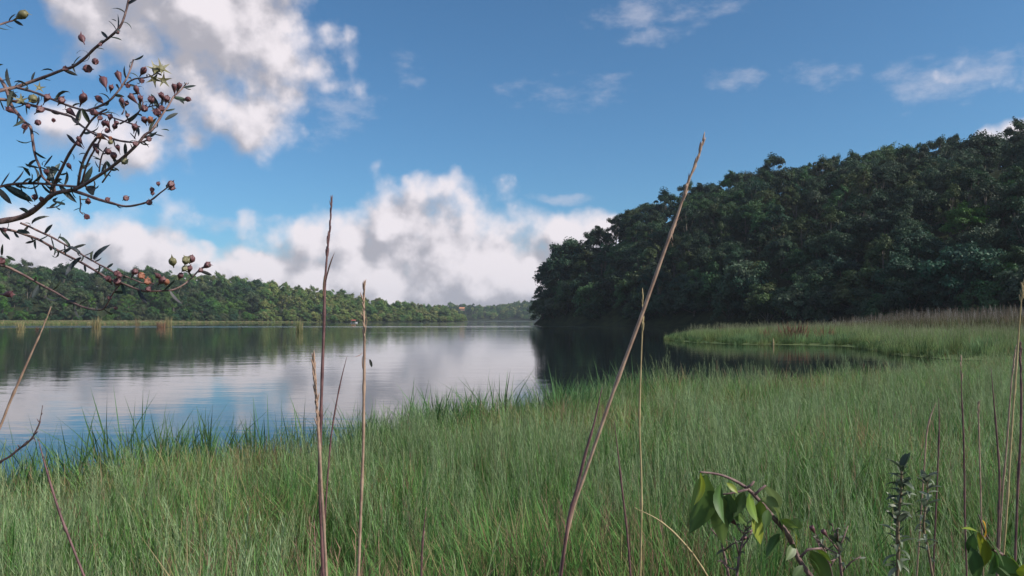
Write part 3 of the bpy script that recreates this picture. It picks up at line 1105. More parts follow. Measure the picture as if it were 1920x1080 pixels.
# reed clumps standing in the water, rusty shrubs on the spit
def clump(name, px, py, width, height, label, cat, cols, n=90, group=None, woody=False):
    """a clump whose foot is seen at (px, py) on the water"""
    dist = (CAMZ) * F / max(py - 600, 1)
    base = P(px, py, dist)
    base.z = 0
    base = Vector(((px - 960) / F * dist, dist, 0.02))
    r = np.random.default_rng(int(px))
    root = empty(name, base)
    vs, fs, cs = [], [], []
    for i in range(n):
        a, q = r.uniform(0, 6.283), width / 2 * math.sqrt(r.random())
        o = np.array([math.cos(a) * q * .6, math.sin(a) * q * .6, -.1])
        h = height * (.25 + .8 * r.random() ** 1.3)
        la = a + r.normal() * .7
        ld = np.array([math.cos(la), math.sin(la), 0])
        b = r.uniform(.1, .5) * width * .5
        sd = np.array([-ld[1], ld[0], 0]) * width * .012
        c = np.array(cols[int(r.integers(0, len(cols)))]) * r.uniform(.8, 1.2)
        st = len(vs)
        p1, p2 = o + ld * b * .4 + np.array([0, 0, h * .6]), o + ld * b + np.array([0, 0, h])
        vs += [o - sd, o + sd, p1 + sd, p1 - sd, p2]
        cs += [c] * 5
        fs += [(st, st + 1, st + 2, st + 3), (st + 3, st + 2, st + 4)]
    obj('blades', mesh_from('blades', vs, fs, M_GRASS, np.array(cs)), root)['kind'] = 'stuff'
    if woody:
        bv, bf = [], []
        for i in range(6):
            a = r.uniform(0, 6.28)
            e = Vector((math.cos(a) * width * .4, math.sin(a) * width * .4, height * r.uniform(.7, 1)))
            v, f = tube([(0, 0, -.1), e * .5 + Vector((0, 0, .1)), e], [.02, .014, .006], 4)
            o = len(bv)
            bv += v
            bf += [tuple(k + o for k in g) for g in f]
        obj('stems', mesh_from('stems', bv, bf, M_DARKTWIG), root)
    tag(root, label, cat, group)


STRAWC = [(.50, .38, .20), (.42, .34, .18), (.34, .32, .15)]
GRNC = [(.20, .24, .10), (.26, .26, .13), (.34, .28, .16)]
BRNC = [(.30, .16, .10), (.22, .12, .08), (.33, .20, .13)]
clump('reed_clump', 181, 614, 3.6, 3.4, 'tall straw reed clump in the water beneath the drooping lowest twig', 'reeds', STRAWC)
clump('reed_clump', 40, 617, 2.6, 2.0, 'short yellowish reed clump in the water at the far left shore', 'reeds', STRAWC)
clump('reed_clump', 258, 612, 2.4, 3.4, 'slim straw reed clump standing off the marsh left of a wider pair', 'reeds', STRAWC, 60)
clump('reed_clump', 303, 614, 3.6, 2.2, 'low brown reed clump beside the taller straw one off the marsh', 'reeds', BRNC)
clump('reed_clump', 317, 613, 3.0, 3.2, 'taller straw reed clump beside a low brown one off the marsh', 'reeds', STRAWC)
clump('reed_clump', 562, 623, 1.7, 2.6, 'green reed clump alone in open water left of the tall dry stalk', 'reeds', GRNC, 130)
clump('reed_clump', 71, 618, 1.2, .9, 'tiny brown reed tuft in the water at the far left', 'reeds', BRNC, 40)
clump('rusty_shrub', 1487, 643, 3.6, 1.9, 'rust brown withered shrub at the water edge of the grassy spit, largest of them', 'shrub', BRNC, 160, woody=True)
clump('rusty_shrub', 1440, 642, 2.0, 1.5, 'small rust brown shrub left of the largest on the spit', 'shrub', BRNC, 90, woody=True)
clump('rusty_shrub', 1357, 636, 1.6, 1.6, 'small rust brown shrub near the tip of the grassy spit', 'shrub', BRNC, 70, woody=True)
clump('rusty_shrub', 1545, 642, 2.4, 1.6, 'dull brown shrub right of the largest rusty one on the spit', 'shrub', BRNC, 90, woody=True)

# small boat with a red canopy by the far shore, little house on the far hill
M_RED = plain('red_canopy', (.45, .09, .08), (.55, .13, .1), 2, .6)
M_HULL = plain('boat_hull', (.55, .55, .58), (.68, .68, .7), 2, .5)
M_ROOF = plain('orange_roof', (.55, .24, .12), (.65, .3, .16), 1, .8)
M_WALL = plain('house_wall', (.42, .24, .15), (.5, .3, .2), 1, .8)
dist = 470
bx, by = (664 - 960) / F * dist, dist
boat = empty('boat', (bx, by, 0))
hv, hf = [], []
for i, (yy, ww, zz) in enumerate(((-2.0, .5, .5), (-1.2, .75, .42), (.6, .75, .42), (1.6, .45, .55), (2.2, .05, .75))):
    hv += [(yy, -ww, zz), (yy, -ww * .6, -.15), (yy, ww * .6, -.15), (yy, ww, zz), (yy, 0, zz - .12)]
for i in range(4):
    for k in range(5):
        a, b = i * 5 + k, i * 5 + (k + 1) % 5
        hf.append((a, b, b + 5, a + 5))
hf += [(0, 1, 2, 3, 4), (20, 24, 23, 22, 21)]
obj('hull', mesh_from('hull', hv, hf, M_HULL), boat)
cv, cf = [], []
for yy in (-1.5, 1.0):
    for k in range(7):
        q = math.pi * k / 6
        cv.append((yy + .25 * (yy > 0), math.cos(q) * .85, 1.55 + math.sin(q) * .55))
cf = [(k, k + 1, k + 8, k + 7) for k in range(6)]
obj('canopy', mesh_from('canopy', cv, cf, M_RED), boat)
for yy in (-1.4, 1.0):
    for s in (-.8, .8):
        v, f = tube([(yy, s, .4), (yy, s, 1.6)], [.03, .03], 4)
        obj('pole', mesh_from('pole', v, f, M_HULL), boat)
tag(boat, 'tiny red-topped boat at the far shore by the dark bushes', 'boat')
hx, hy = -102.5, 1532.0
house = empty('house', (hx, hy, float(far_z(np.array([hx]), np.array([hy]))[0]) - .6))
obj('wall', mesh_from('wall', [(-5, -3, 0), (5, -3, 0), (5, 3, 0), (-5, 3, 0), (-5, -3, 4.2), (5, -3, 4.2), (5, 3, 4.2), (-5, 3, 4.2)],
                      [(0, 1, 5, 4), (1, 2, 6, 5), (2, 3, 7, 6), (3, 0, 4, 7)], M_WALL), house)
obj('roof', mesh_from('roof', [(-6, -4, 4), (6, -4, 4), (6, 4, 4), (-6, 4, 4), (-5.2, 0, 7), (5.2, 0, 7)],
                      [(0, 1, 5, 4), (2, 3, 4, 5), (1, 2, 5), (3, 0, 4), (3, 2, 1, 0)], M_ROOF), house)
tag(house, 'tiny orange-roofed house on the far hill at the head of the lake', 'house')

# ------------------------------------------------------------------ foreground plants: shared leaf and capsule meshes
def strip_leaf(length, width, curl, fold, col, n=5, tipw=.0):
    """a lanceolate blade along +X curling down in Z, folded at the midrib"""
    vs, fs, cs = [], [], []
    x = z = 0.0
    ang = 0.0
    for i in range(n + 1):
        t = i / n
        w_ = width * (math.sin(math.pi * (t * .86 + .10)) ** .8) * (1 if i < n else tipw)
        nz = fold * w_
        vs += [(x, -w_ / 2, z + nz), (x, 0, z), (x, w_ / 2, z + nz)]
        k = .85 + .3 * t
        cs += [np.array(col) * k, np.array(col) * 1.25 * k, np.array(col) * k]
        ang += curl / n
        x += math.cos(ang) * length / n
        z -= math.sin(ang) * length / n
    for i in range(n):
        a = i * 3
        fs += [(a, a + 1, a + 4, a + 3), (a + 1, a + 2, a + 5, a + 4)]
    return vs, fs, cs


def lathe(profile, seg, sepals=0, seed=0):
    vs, fs = [], []
    for (x, r) in profile:
        for k in range(seg):
            q = 2 * math.pi * k / seg
            vs.append((x, r * math.cos(q), r * math.sin(q)))
    for i in range(len(profile) - 1):
        for k in range(seg):
            k2 = (k + 1) % seg
            fs.append((i * seg + k, i * seg + k2, (i + 1) * seg + k2, (i + 1) * seg + k))
    fs.append(tuple((len(profile) - 1) * seg + k for k in range(seg)))
    xe, re = profile[-2]
    r = random.Random(seed)
    for s in range(sepals):
        q = 2 * math.pi * s / sepals + .3
        o = len(vs)
        l = r.uniform(.25, .6)
        f = r.uniform(.2, 1.0)
        d = Vector((f, math.cos(q), math.sin(q))).normalized()
        sd = Vector((0, -math.sin(q), math.cos(q)))
        p = Vector((xe, re * .8 * math.cos(q), re * .8 * math.sin(q)))
        vs += [tuple(p - sd * .16), tuple(p + sd * .16), tuple(p + d * l)]
        fs.append((o, o + 1, o + 2))
    return vs, fs


CAPS = {}
for nm, mt in (('brown', M_CAPSULE), ('green', M_CAPSULE_GREEN), ('rust', M_CAPSULE_RUST)):
    CAPS[nm] = []
    for sd_, prof, sep in ((1, [(-.6, .07), (0, .11), (.5, .30), (1.15, .56), (1.7, .60), (1.88, .42), (1.74, .1)], 4),
                           (2, [(-.6, .07), (0, .12), (.5, .40), (1.05, .60), (1.5, .50), (1.8, .26), (1.72, .1)], 2),
                           (3, [(-.8, .06), (0, .08), (.7, .30), (1.4, .52), (1.8, .56), (1.95, .42), (1.82, .1)], 3)):
        v, f = lathe(prof, 8, sep, sd_)
        CAPS[nm].append(mesh_from('capsule', v, f, mt, smooth=True))
STAR = []
for sd_ in (4, 5):
    v, f = lathe([(-.5, .06), (0, .1), (.5, .4), (1.0, .56), (1.2, .5), (1.1, .2)], 8, 0, sd_)
    for s in range(5):
        q = 2 * math.pi * s / 5
        o = len(v)
        sd = Vector((0, -math.sin(q), math.cos(q))) * .26
        p = Vector((1.1, .45 * math.cos(q), .45 * math.sin(q)))
        e = Vector((1.5, 1.7 * math.cos(q), 1.7 * math.sin(q)))
        v += [tuple(p - sd), tuple(p + sd), tuple(e)]
        f.append((o, o + 1, o + 2))
    STAR.append(mesh_from('star_capsule', v, f, M_CAPSULE_GREEN))


def orient(direction, roll=0.0):
    q = Vector(direction).to_track_quat('X', 'Z')
    return (q.to_matrix() @ Matrix.Rotation(roll, 3, 'X')).to_4x4()


def place(name, me, root, pos, direction, roll, scale, col=None):
    """a part at a world position under its thing"""
    o = bpy.data.objects.new(name, me)
    COL.objects.link(o)
    o.parent = root
    M = Matrix.Translation(Vector(pos) - root.location) @ orient(direction, roll) @ Matrix.Diagonal((*((scale,) * 3 if not isinstance(scale, tuple) else scale), 1))
    o.matrix_local = M
    if col:
        o.color = (*col, 1)
    return o


def local_tube(name, pts, radii, root, mat, seg=7):
    v, f = tube([Vector(p) - root.location for p in pts], radii, seg)
    return obj(name, mesh_from(name, v, f, mat, smooth=True), root)


SHRUB_LEAF = [mesh_from('leaf', *strip_leaf(1, w_, c, .25, (.050, .058, .052))[:2], M_HERB, strip_leaf(1, w_, c, .25, (.050, .058, .052))[2])
              for w_, c in ((.23, .5), (.27, .2), (.17, 1.9), (.14, 2.6), (.29, -.3), (.19, 1.2))]

# ------------------------------------------------------------------ shrub with seed capsules reaching in from the left
SD = 1.0


def sdepth(px, py):
    return SD + .07 * math.sin(px * .013 + 1) + .06 * math.cos(py * .011)


root = empty('capsule_shrub', (P(-260, 700, SD).x, P(-260, 700, SD).y, .22))
SH = root
BR = [  # pixel polyline, start and end half-width in pixels, leaf spacing (0: none), leaf length
    ([(-330, 520), (-200, 470), (-90, 432), (-30, 419), (0, 415), (40, 407), (68, 391), (88, 373), (105, 362), (135, 357)], 7.2, 3.8, 0, 0, 1),
    ([(135, 357), (160, 345), (205, 316), (235, 292), (258, 270), (272, 253), (284, 245), (296, 228), (306, 212), (315, 200), (325, 182), (338, 170), (350, 156)], 3.6, 1.2, 15, 16, 0),
    ([(135, 357), (160, 365), (185, 374), (210, 381), (235, 387), (262, 383), (282, 376), (300, 362), (316, 350)], 3.4, 1.2, 40, 10, 0),
    ([(103, 363), (102, 345), (115, 318), (130, 288), (147, 262), (160, 242), (172, 225), (186, 212), (200, 205)], 3.0, 1.8, 26, 16, 0),
    ([(146, 352), (150, 325), (156, 303), (165, 283), (177, 264), (190, 252), (205, 258), (225, 264), (250, 267), (268, 266), (282, 258)], 2.8, 1.6, 24, 12, 0),
    ([(152, 350), (160, 318), (168, 297), (178, 280), (188, 262), (192, 250)], 2.0, 1.6, 30, 12, 0),
    ([(-120, 190), (-40, 182), (0, 186), (28, 190), (58, 197), (85, 204), (112, 212), (134, 219), (148, 232), (166, 245), (186, 257)], 3.4, 1.8, 20, 18, 0),
    ([(-140, 215), (-60, 186), (0, 170), (28, 164), (60, 153), (90, 142), (118, 131), (137, 125), (160, 108), (178, 90), (205, 70), (225, 50), (235, 25), (241, 0), (246, -30)], 3.6, 1.8, 17, 17, 0),
    ([(30, 164), (58, 171), (85, 181), (107, 190), (128, 198), (150, 205), (172, 209), (195, 214), (215, 222), (240, 230), (262, 238)], 2.6, 1.4, 24, 18, 0),
    ([(165, 207), (185, 200), (205, 189), (220, 173), (231, 158), (240, 142), (245, 128), (250, 112)], 2.4, 1.4, 15, 16, 0),
    ([(238, 156), (252, 148), (270, 146), (285, 142), (297, 135)], 1.6, 1.0, 16, 12, 0),
    ([(225, 232), (240, 224), (255, 214), (263, 206), (268, 192), (262, 176), (257, 165)], 1.7, 1.0, 14, 12, 0),
    ([(263, 206), (280, 200), (295, 197), (305, 190)], 1.4, .9, 14, 14, 0),
    ([(228, 215), (233, 205), (231, 192)], 1.2, .9, 12, 9, 0),
    ([(-30, 120), (2, 150), (14, 175), (20, 195), (33, 213), (45, 228), (57, 238), (61, 262), (66, 292), (74, 312), (80, 332), (96, 345)], 3.4, 2.0, 13, 20, 0),
    ([(-130, 375), (-40, 357), (0, 350), (20, 346), (45, 344), (70, 344), (95, 346), (120, 348), (142, 350), (160, 348)], 3.0, 2.0, 10, 30, 0),
    ([(100, 362), (95, 355), (102, 345)], 2.4, 2.0, 0, 0, 0),
    ([(38, 418), (55, 425), (78, 436), (96, 444), (112, 453), (126, 461), (140, 469), (156, 479), (170, 487), (186, 496), (200, 503), (216, 512), (234, 518), (252, 525), (268, 531), (288, 532)], 2.0, 1.2, 14, 16, 0),
    ([(-60, 425), (0, 429), (26, 433), (50, 441), (72, 449), (100, 465), (126, 479), (150, 491), (176, 506), (204, 523), (228, 531), (246, 538), (266, 545), (286, 546), (306, 545), (326, 543), (348, 531), (364, 516), (376, 504), (384, 500)], 2.6, 1.5, 15, 18, 0),
    ([(-90, 470), (-30, 488), (0, 497), (15, 501), (45, 516), (75, 533), (105, 549), (130, 564), (156, 576), (180, 581), (194, 579), (204, 564), (214, 547), (226, 532)], 2.8, 1.4, 13, 20, 0),
    ([(-60, 62), (-15, 50), (0, 46), (12, 42), (26, 38), (34, 33)], 2.2, 1.4, 8, 14, 0),
    ([(88, 390), (105, 388), (115, 382)], 1.2, .9, 8, 12, 0),
    ([(150, 368), (151, 385), (150, 396), (156, 402)], 1.3, .9, 10, 10, 0),
    ([(64, 385), (72, 386), (82, 384)], 1.2, .9, 0, 0, 0),
    ([(252, 260), (257, 240), (252, 236)], 1.1, .9, 12, 9, 0),
    ([(186, 322), (189, 300), (194, 285), (200, 276)], 1.6, 1.0, 7, 11, 0),
    ([(192, 342), (202, 328), (212, 314), (220, 300)], 1.6, 1.0, 8, 11, 0),
]
leaf_n = 0
for pl, r0, r1, sp_, ll, main in BR:
    sm = smooth_line([(x, y, 0) for x, y in pl], 3)
    pts = [P(p.x, p.y, sdepth(p.x, p.y)) for p in sm]
    n = len(pts)
    rad = [(r0 + (r1 - r0) * i / (n - 1)) * sdepth(*sm[i].xy) / F * (1 + .10 * rnd.uniform(-1, 1)) for i in range(n)]
    local_tube('branch', pts, rad, SH, M_TWIG)
    if not sp_:
        continue
    acc, side = 0.0, 1
    for i in range(1, n):
        acc += (sm[i] - sm[i - 1]).length
        if acc > sp_ * rnd.uniform(.5, 1.08) and sm[i].x > -25:
            acc = 0
            side = -side
            t = (sm[i] - sm[i - 1]).normalized()
            nn = Vector((-t.y, t.x, 0)) * side
            dv = t * rnd.uniform(.2, .9) + nn * rnd.uniform(.5, 1.0)
            d3 = RT * dv.x - UP * dv.y + FW * rnd.uniform(-.5, .5)
            L_ = ll * rnd.uniform(1.0, 1.9) * SD / F
            place('leaf', rnd.choice(SHRUB_LEAF), SH, pts[i], d3, rnd.uniform(0, 6.28), L_, (rnd.uniform(.8, 1.2), rnd.uniform(.85, 1.25), rnd.uniform(.85, 1.3)))
            leaf_n += 1
# leaves one can follow singly: base, tip, width kind
for bx_, by_, tx, ty, k in ((40, 352, 50, 388, 0), (29, 346, 40, 352, 1), (58, 312, 49, 306, 4), (72, 315, 48, 308, 0), (56, 330, 44, 308, 0), (82, 312, 91, 286, 4), (84, 313, 102, 296, 2),
                            (80, 310, 74, 295, 5), (112, 320, 88, 310, 0), (105, 319, 84, 322, 1), (55, 345, 54, 332, 4), (40, 347, 55, 332, 1), (45, 350, 70, 368, 5), (118, 350, 124, 372, 4), (98, 375, 122, 378, 0),
                            (103, 378, 122, 392, 4), (150, 367, 142, 384, 2), (160, 352, 186, 362, 1), (56, 402, 33, 382, 0), (60, 420, 56, 402, 2), (33, 432, 60, 442, 4), (64, 452, 46, 456, 4), (66, 448, 64, 468, 0),
                            (122, 468, 106, 478, 4), (152, 483, 128, 493, 2), (12, 480, 28, 488, 4), (5, 478, 12, 460, 4), (132, 465, 128, 442, 3), (152, 478, 147, 455, 3), (172, 490, 165, 470, 3), (176, 486, 180, 464, 5),
                            (142, 566, 116, 571, 4), (118, 550, 112, 566, 2), (60, 528, 62, 536, 2), (98, 533, 90, 520, 3), (310, 225, 334, 210, 1), (303, 243, 317, 243, 1), (290, 251, 308, 251, 4), (255, 262, 240, 250, 4),
                            (300, 205, 290, 192, 0), (298, 203, 285, 178, 4), (302, 203, 298, 172, 4), (346, 164, 358, 169, 1), (350, 160, 345, 155, 1), (351, 158, 355, 154, 1), (335, 186, 345, 193, 1), (218, 40, 208, 33, 0), (222, 58, 235, 48, 5),
                            (217, 56, 209, 35, 0), (203, 72, 192, 60, 4), (52, 162, 40, 140, 3), (138, 120, 127, 108, 3), (104, 190, 103, 157, 3), (22, 166, 0, 135, 5), (15, 200, 28, 172, 4)):
    a, b = P(bx_, by_, sdepth(bx_, by_)), P(tx, ty, sdepth(tx, ty) - .01)
    place('leaf', SHRUB_LEAF[k], SH, a, b - a, rnd.uniform(0, 6.28), (b - a).length * (1.15 if k in (2, 3) else 1.0), (rnd.uniform(.8, 1.2), rnd.uniform(.85, 1.25), rnd.uniform(.85, 1.3)))
# capsules: body centre, where its stalk comes from, size, kind
CP = [(154, 73, 164, 95, 15, 'b'), (178, 115, 162, 110, 13, 'b'), (161, 129, 134, 131, 16, 'b'), (40, 29, 18, 42, 18, 'g'), (220, 61, 216, 66, 9, 'b'), (187, 84, 183, 88, 9, 'b'), (121, 129, 117, 132, 10, 'b'),
      (62, 184, 64, 172, 17, 'g'), (86, 187, 80, 198, 13, 'b'), (113, 191, 105, 202, 14, 'b'), (21, 208, 33, 216, 14, 'b'), (45, 235, 40, 225, 14, 'b'), (70, 230, 58, 233, 14, 'b'), (72, 208, 62, 216, 14, 'b'), (53, 200, 56, 206, 10, 'b'),
      (40, 189, 42, 197, 11, 's'), (73, 165, 68, 172, 11, 's'), (155, 186, 147, 207, 15, 'b'), (196, 157, 205, 184, 17, 'b'), (224, 147, 229, 163, 15, 'b'), (187, 187, 196, 196, 13, 'b'), (208, 167, 206, 178, 9, 'b'),
      (180, 212, 186, 214, 13, 'b'), (186, 222, 180, 226, 12, 'b'), (206, 222, 205, 232, 11, 'b'), (195, 232, 192, 243, 11, 'b'), (228, 191, 229, 203, 10, 'b'), (236, 196, 231, 206, 10, 'b'), (239, 160, 235, 156, 9, 'b'),
      (268, 134, 260, 147, 13, 'b'), (264, 151, 254, 148, 12, 'b'), (256, 169, 259, 180, 12, 'b'), (251, 187, 260, 197, 13, 'b'), (263, 189, 263, 200, 12, 'b'), (270, 204, 266, 208, 14, 'b'), (284, 190, 286, 198, 13, 'b'),
      (304, 182, 308, 192, 12, 'b'), (312, 188, 310, 196, 12, 'b'), (297, 212, 303, 216, 15, 'b'), (304, 206, 306, 212, 12, 'b'), (271, 226, 275, 236, 13, 'b'), (281, 226, 278, 238, 14, 'r'), (327, 168, 328, 182, 12, 'b'), (335, 164, 331, 176, 11, 'b'),
      (351, 186, 340, 186, 12, 'b'), (291, 131, 288, 140, 13, 's'), (302, 129, 295, 137, 14, 's'), (289, 148, 290, 140, 13, 's'), (306, 150, 296, 147, 13, 's'), (136, 213, 146, 222, 14, 'b'), (238, 217, 232, 224, 8, 'b'), (219, 230, 222, 224, 10, 'b'),
      (203, 236, 208, 246, 12, 'b'), (200, 246, 194, 252, 11, 'b'), (193, 258, 200, 262, 12, 'r'), (215, 238, 212, 250, 11, 'b'), (252, 241, 250, 256, 13, 'b'), (277, 262, 268, 266, 13, 'b'), (253, 272, 250, 281, 12, 'b'), (222, 280, 227, 294, 11, 'b'),
      (178, 277, 171, 288, 13, 'b'), (202, 285, 194, 292, 13, 'b'), (213, 293, 212, 310, 13, 'b'), (183, 285, 188, 298, 8, 'b'), (232, 304, 222, 314, 15, 'g'), (151, 265, 160, 280, 11, 'b'), (149, 272, 158, 280, 10, 'b'), (130, 312, 139, 326, 11, 'b'),
      (206, 258, 200, 252, 11, 'r'), (208, 266, 214, 262, 10, 'g'), (88, 326, 92, 342, 11, 'b'), (65, 372, 65, 386, 11, 'b'), (78, 375, 80, 386, 9, 'b'), (165, 375, 165, 366, 10, 'b'), (201, 375, 198, 380, 10, 'b'), (234, 373, 218, 383, 14, 'b'), (161, 404, 155, 396, 12, 'b'),
      (285, 358, 284, 372, 10, 'b'), (286, 364, 286, 374, 9, 'b'), (297, 346, 300, 362, 9, 'b'), (318, 347, 308, 356, 14, 'b'), (320, 353, 310, 358, 12, 'b'), (278, 380, 270, 382, 11, 'b'), (100, 224, 96, 210, 8, 'b'),
      (252, 510, 240, 520, 14, 'b'), (262, 517, 248, 518, 14, 'r'), (218, 512, 214, 510, 12, 'b'), (224, 516, 226, 510, 12, 'b'), (205, 526, 212, 536, 12, 'b'), (219, 531, 214, 546, 14, 'b'), (276, 530, 274, 536, 14, 'r'), (276, 542, 266, 544, 14, 'b'),
      (297, 518, 302, 528, 12, 'b'), (303, 527, 288, 543, 14, 'b'), (312, 530, 311, 543, 13, 'r'), (324, 492, 328, 514, 15, 'g'), (348, 491, 345, 503, 15, 'g'), (358, 487, 354, 498, 15, 'b'), (355, 507, 353, 526, 14, 'b'), (338, 518, 333, 533, 14, 'b'),
      (344, 506, 338, 513, 12, 'g'), (386, 499, 376, 506, 14, 'b'), (375, 508, 370, 514, 11, 'b'), (12, 552, -8, 553, 13, 'b'), (216, 578, 206, 579, 9, 'b'), (205, 560, 204, 566, 8, 'b'), (8, 430, 4, 424, 9, 'b'), (5, 492, 12, 500, 14, 'b')]
for cx, cy_, sx_, sy_, sz, kd in CP:
    dep = sdepth(cx, cy_) - .012
    c3, s3 = P(cx, cy_, dep), P(sx_, sy_, sdepth(sx_, sy_))
    dv = (c3 - s3).normalized()
    sc_ = sz * dep / F * .76 * rnd.uniform(.85, 1.12)
    start = c3 - dv * sc_ * .85
    me = rnd.choice(STAR) if kd == 's' else rnd.choice(CAPS[{'b': 'brown', 'g': 'green', 'r': 'rust'}[kd]])
    cap = place('capsule', me, SH, start, dv, rnd.uniform(0, 6.28), sc_)
    if kd != 'b':
        cap['label'] = {'s': 'open star-shaped green capsule', 'g': 'green unripe capsule', 'r': 'rust coloured capsule'}[kd]
    if (start - s3).length > .004:
        v, f = tube([s3 - SH.location, start - SH.location], [.0011, .0009], 5)
        ps = obj('capsule_stalk', mesh_from('capsule_stalk', v, f, M_DARKTWIG), cap)
        ps.matrix_parent_inverse = cap.matrix_local.inverted()
# stems that carry the branches, outside the frame, down to the ground
bs = SH.location
for x0, y0 in ((-330, 520), (-120, 190), (-130, 375), (-90, 470), (-30, 120), (-60, 62), (-60, 425)):
    e = P(x0, y0, sdepth(x0, y0))
    k = Vector((bs.x - .02, bs.y, .7))
    local_tube('branch', smooth_line([bs, k, (k + e) / 2 + Vector((-.06, 0, .05)), e], 4), [.008 - .0003 * i for i in range(13)], SH, M_TWIG)
tag(SH, 'leafy shrub with reddish brown seed capsules reaching in at the upper left', 'shrub')


# ------------------------------------------------------------------ dry grass stalks
def to_ground(pts3, z=.2):
    a, b = pts3[-2], pts3[-1]
    d = (b - a).normalized()
    if d.z > -.2:
        d.z = -.6
    t = (b.z - z) / -d.z
    return b + d * t if t > 0 else b


SPIKE = [mesh_from('spikelet', *lathe([(0, .03), (.35, .085), (.75, .06), (1.0, .012), (.98, .005)], 5)[:2], m_, smooth=True) for m_ in (M_STRAW, M_DARKSTRAW, M_PALESTRAW)]
DRYLEAF = mesh_from('dry_blade', *strip_leaf(1, .05, .5, .3, (.30, .18, .13), 4)[:2], M_HERB, strip_leaf(1, .05, .5, .3, (.30, .18, .13), 4)[2])


def stalk(label, pl, depth, hw, mat, head=None, spk=1, n_spk=0, spread=.25, ssize=14, name='dry_stalk', cat='grass stalk', blades=(), group=None):
    """pl runs from the top down; head = (i0, i1) fraction of the drawn length that bears spikelets"""
    sm = smooth_line([(x, y, 0) for x, y in pl], 5)
    pts = [P(p.x, p.y, depth) for p in sm]
    g = to_ground(pts)
    rt = empty(name, g)
    n = len(pts)
    full = pts + [g]
    rad = [max(hw * depth / F * (.16 + .84 * min(1, i / n * 2.4) ** .8) * (1.0 + .10 * rnd.uniform(-1, 1) + (.35 if i % 11 == 7 else 0)), .0005) for i in range(n)] + [hw * depth / F]
    local_tube('stem', full, rad, rt, mat, 7)
    # nodes of the culm
    if head:
        h0, h1 = head
        for k in range(n_spk):
            t = h0 + (h1 - h0) * (k + rnd.random()) / n_spk
            i = min(int(t * (n - 1)), n - 2)
            p = pts[i].lerp(pts[i + 1], t * (n - 1) - i)
            up = (pts[i] - pts[i + 1]).normalized()
            sd = (RT * rnd.uniform(-1, 1) + FW * rnd.uniform(-1, 1)).normalized()
            place('spikelet', SPIKE[spk], rt, p, up + sd * spread * rnd.uniform(.5, 1.4), rnd.uniform(0, 6), ssize * rnd.uniform(.6, 1.3) * depth / F)
    for bx_, by_, tx, ty in blades:
        a, b = P(bx_, by_, depth), P(tx, ty, depth * rnd.uniform(.97, 1.03))
        place('blade', DRYLEAF, rt, a, b - a, rnd.uniform(0, 6), (b - a).length * 1.05)
    tag(rt, label, cat, group)
    return rt


stalk('thick reddish dry stalk leaning right across the headland, the tallest', [(1319, 264), (1310, 290), (1292, 338), (1270, 405), (1248, 465), (1200, 600), (1150, 735), (1100, 880), (1070, 970), (1050, 1080)], 1.25, 3.3, M_STRAW,
      (.035, .30), 0, 40, .16, 20, blades=((1256, 440, 1264, 425), (1258, 428, 1263, 446), (1252, 445, 1270, 458), (1282, 350, 1296, 342), (1262, 420, 1276, 410), (1290, 338, 1284, 335)))
stalk('dark tapering dry blade lying along the leaning reddish stalk', [(1129, 726), (1115, 790), (1098, 850), (1082, 915), (1066, 975), (1052, 1080)], 1.22, 3.0, M_DARKSTRAW)
stalk('tall purplish dry stalk standing upright over the lake, left of centre', [(621, 374), (619, 420), (613, 480), (609, 540), (607, 620), (604, 700), (601, 800), (599, 880), (601, 960), (606, 1080)], 1.5, 3.0, M_DARKSTRAW,
      (.02, .26), 1, 26, .18, 17, blades=((606, 560, 606, 502), (611, 530, 617, 478)))
stalk('straw seed head pressed against the foot of the tall purplish stalk', [(588, 674), (590, 710), (594, 760), (597, 810), (600, 860), (603, 920), (608, 1000), (612, 1080)], 1.48, 2.8, M_STRAW, (.01, .42), 0, 80, .26, 17)
stalk('slim pinkish dry stalk with frayed seed head, second upright one over the lake', [(682, 532), (682, 570), (683, 620), (683, 680), (682, 760), (681, 840), (678, 920), (675, 1000), (672, 1080)], 1.55, 2.7, M_STRAW,
      (.02, .32), 0, 36, .26, 16, blades=((684, 615, 696, 597), (682, 612, 686, 590), (680, 668, 676, 690), (681, 660, 675, 672)))
stalk('thin dark grass blade slanting between the two upright stalks', [(651, 667), (640, 710), (630, 760), (622, 810), (617, 860), (612, 930)], 1.9, 1.6, M_DARKSTRAW)
stalk('thin yellowish stem hanging beside the leaning reddish stalk', [(1205, 555), (1205, 600), (1202, 680), (1200, 740), (1199, 800), (1202, 880), (1203, 960), (1201, 1060)], 1.6, 1.9, M_PALESTRAW, (0, .2), 2, 12, .12, 16)
stalk('thin reddish stalk leaning right at the left photo edge above the water', [(92, 585), (78, 620), (60, 660), (40, 705), (18, 755), (-4, 810), (-60, 930)], 1.2, 2.1, M_STRAW, (0, .35), 0, 9, .06, 16)
stalk('dark thorny twig arching down through the grass at the left', [(72, 825), (84, 870), (97, 915), (113, 965), (130, 1010), (152, 1066)], 1.6, 2.2, M_DARKSTRAW, (0, .9), 1, 22, .6, 8)
stalk('crooked grey twig with curled leaves at the lower left edge', [(80, 760), (74, 792), (64, 815), (56, 826), (38, 840), (18, 856), (-6, 872), (-60, 930)], 1.15, 2.0, M_DARKTWIG, (.05, .9), 1, 12, .7, 14,
      blades=((62, 818, 52, 820), (60, 822, 70, 828), (38, 842, 30, 836), (40, 840, 48, 846)))
stalk('thin dark stem in the grass left of the leaning stalk foot', [(1152, 790), (1160, 860), (1168, 930), (1176, 1000), (1182, 1075)], 1.9, 1.9, M_DARKSTRAW)
stalk('reddish upright stem in the right grass with forked tip', [(1802, 680), (1803, 740), (1806, 800), (1808, 880), (1809, 960), (1812, 1060)], 1.7, 1.7, M_DARKSTRAW, (0, .15), 0, 7, .2, 14)
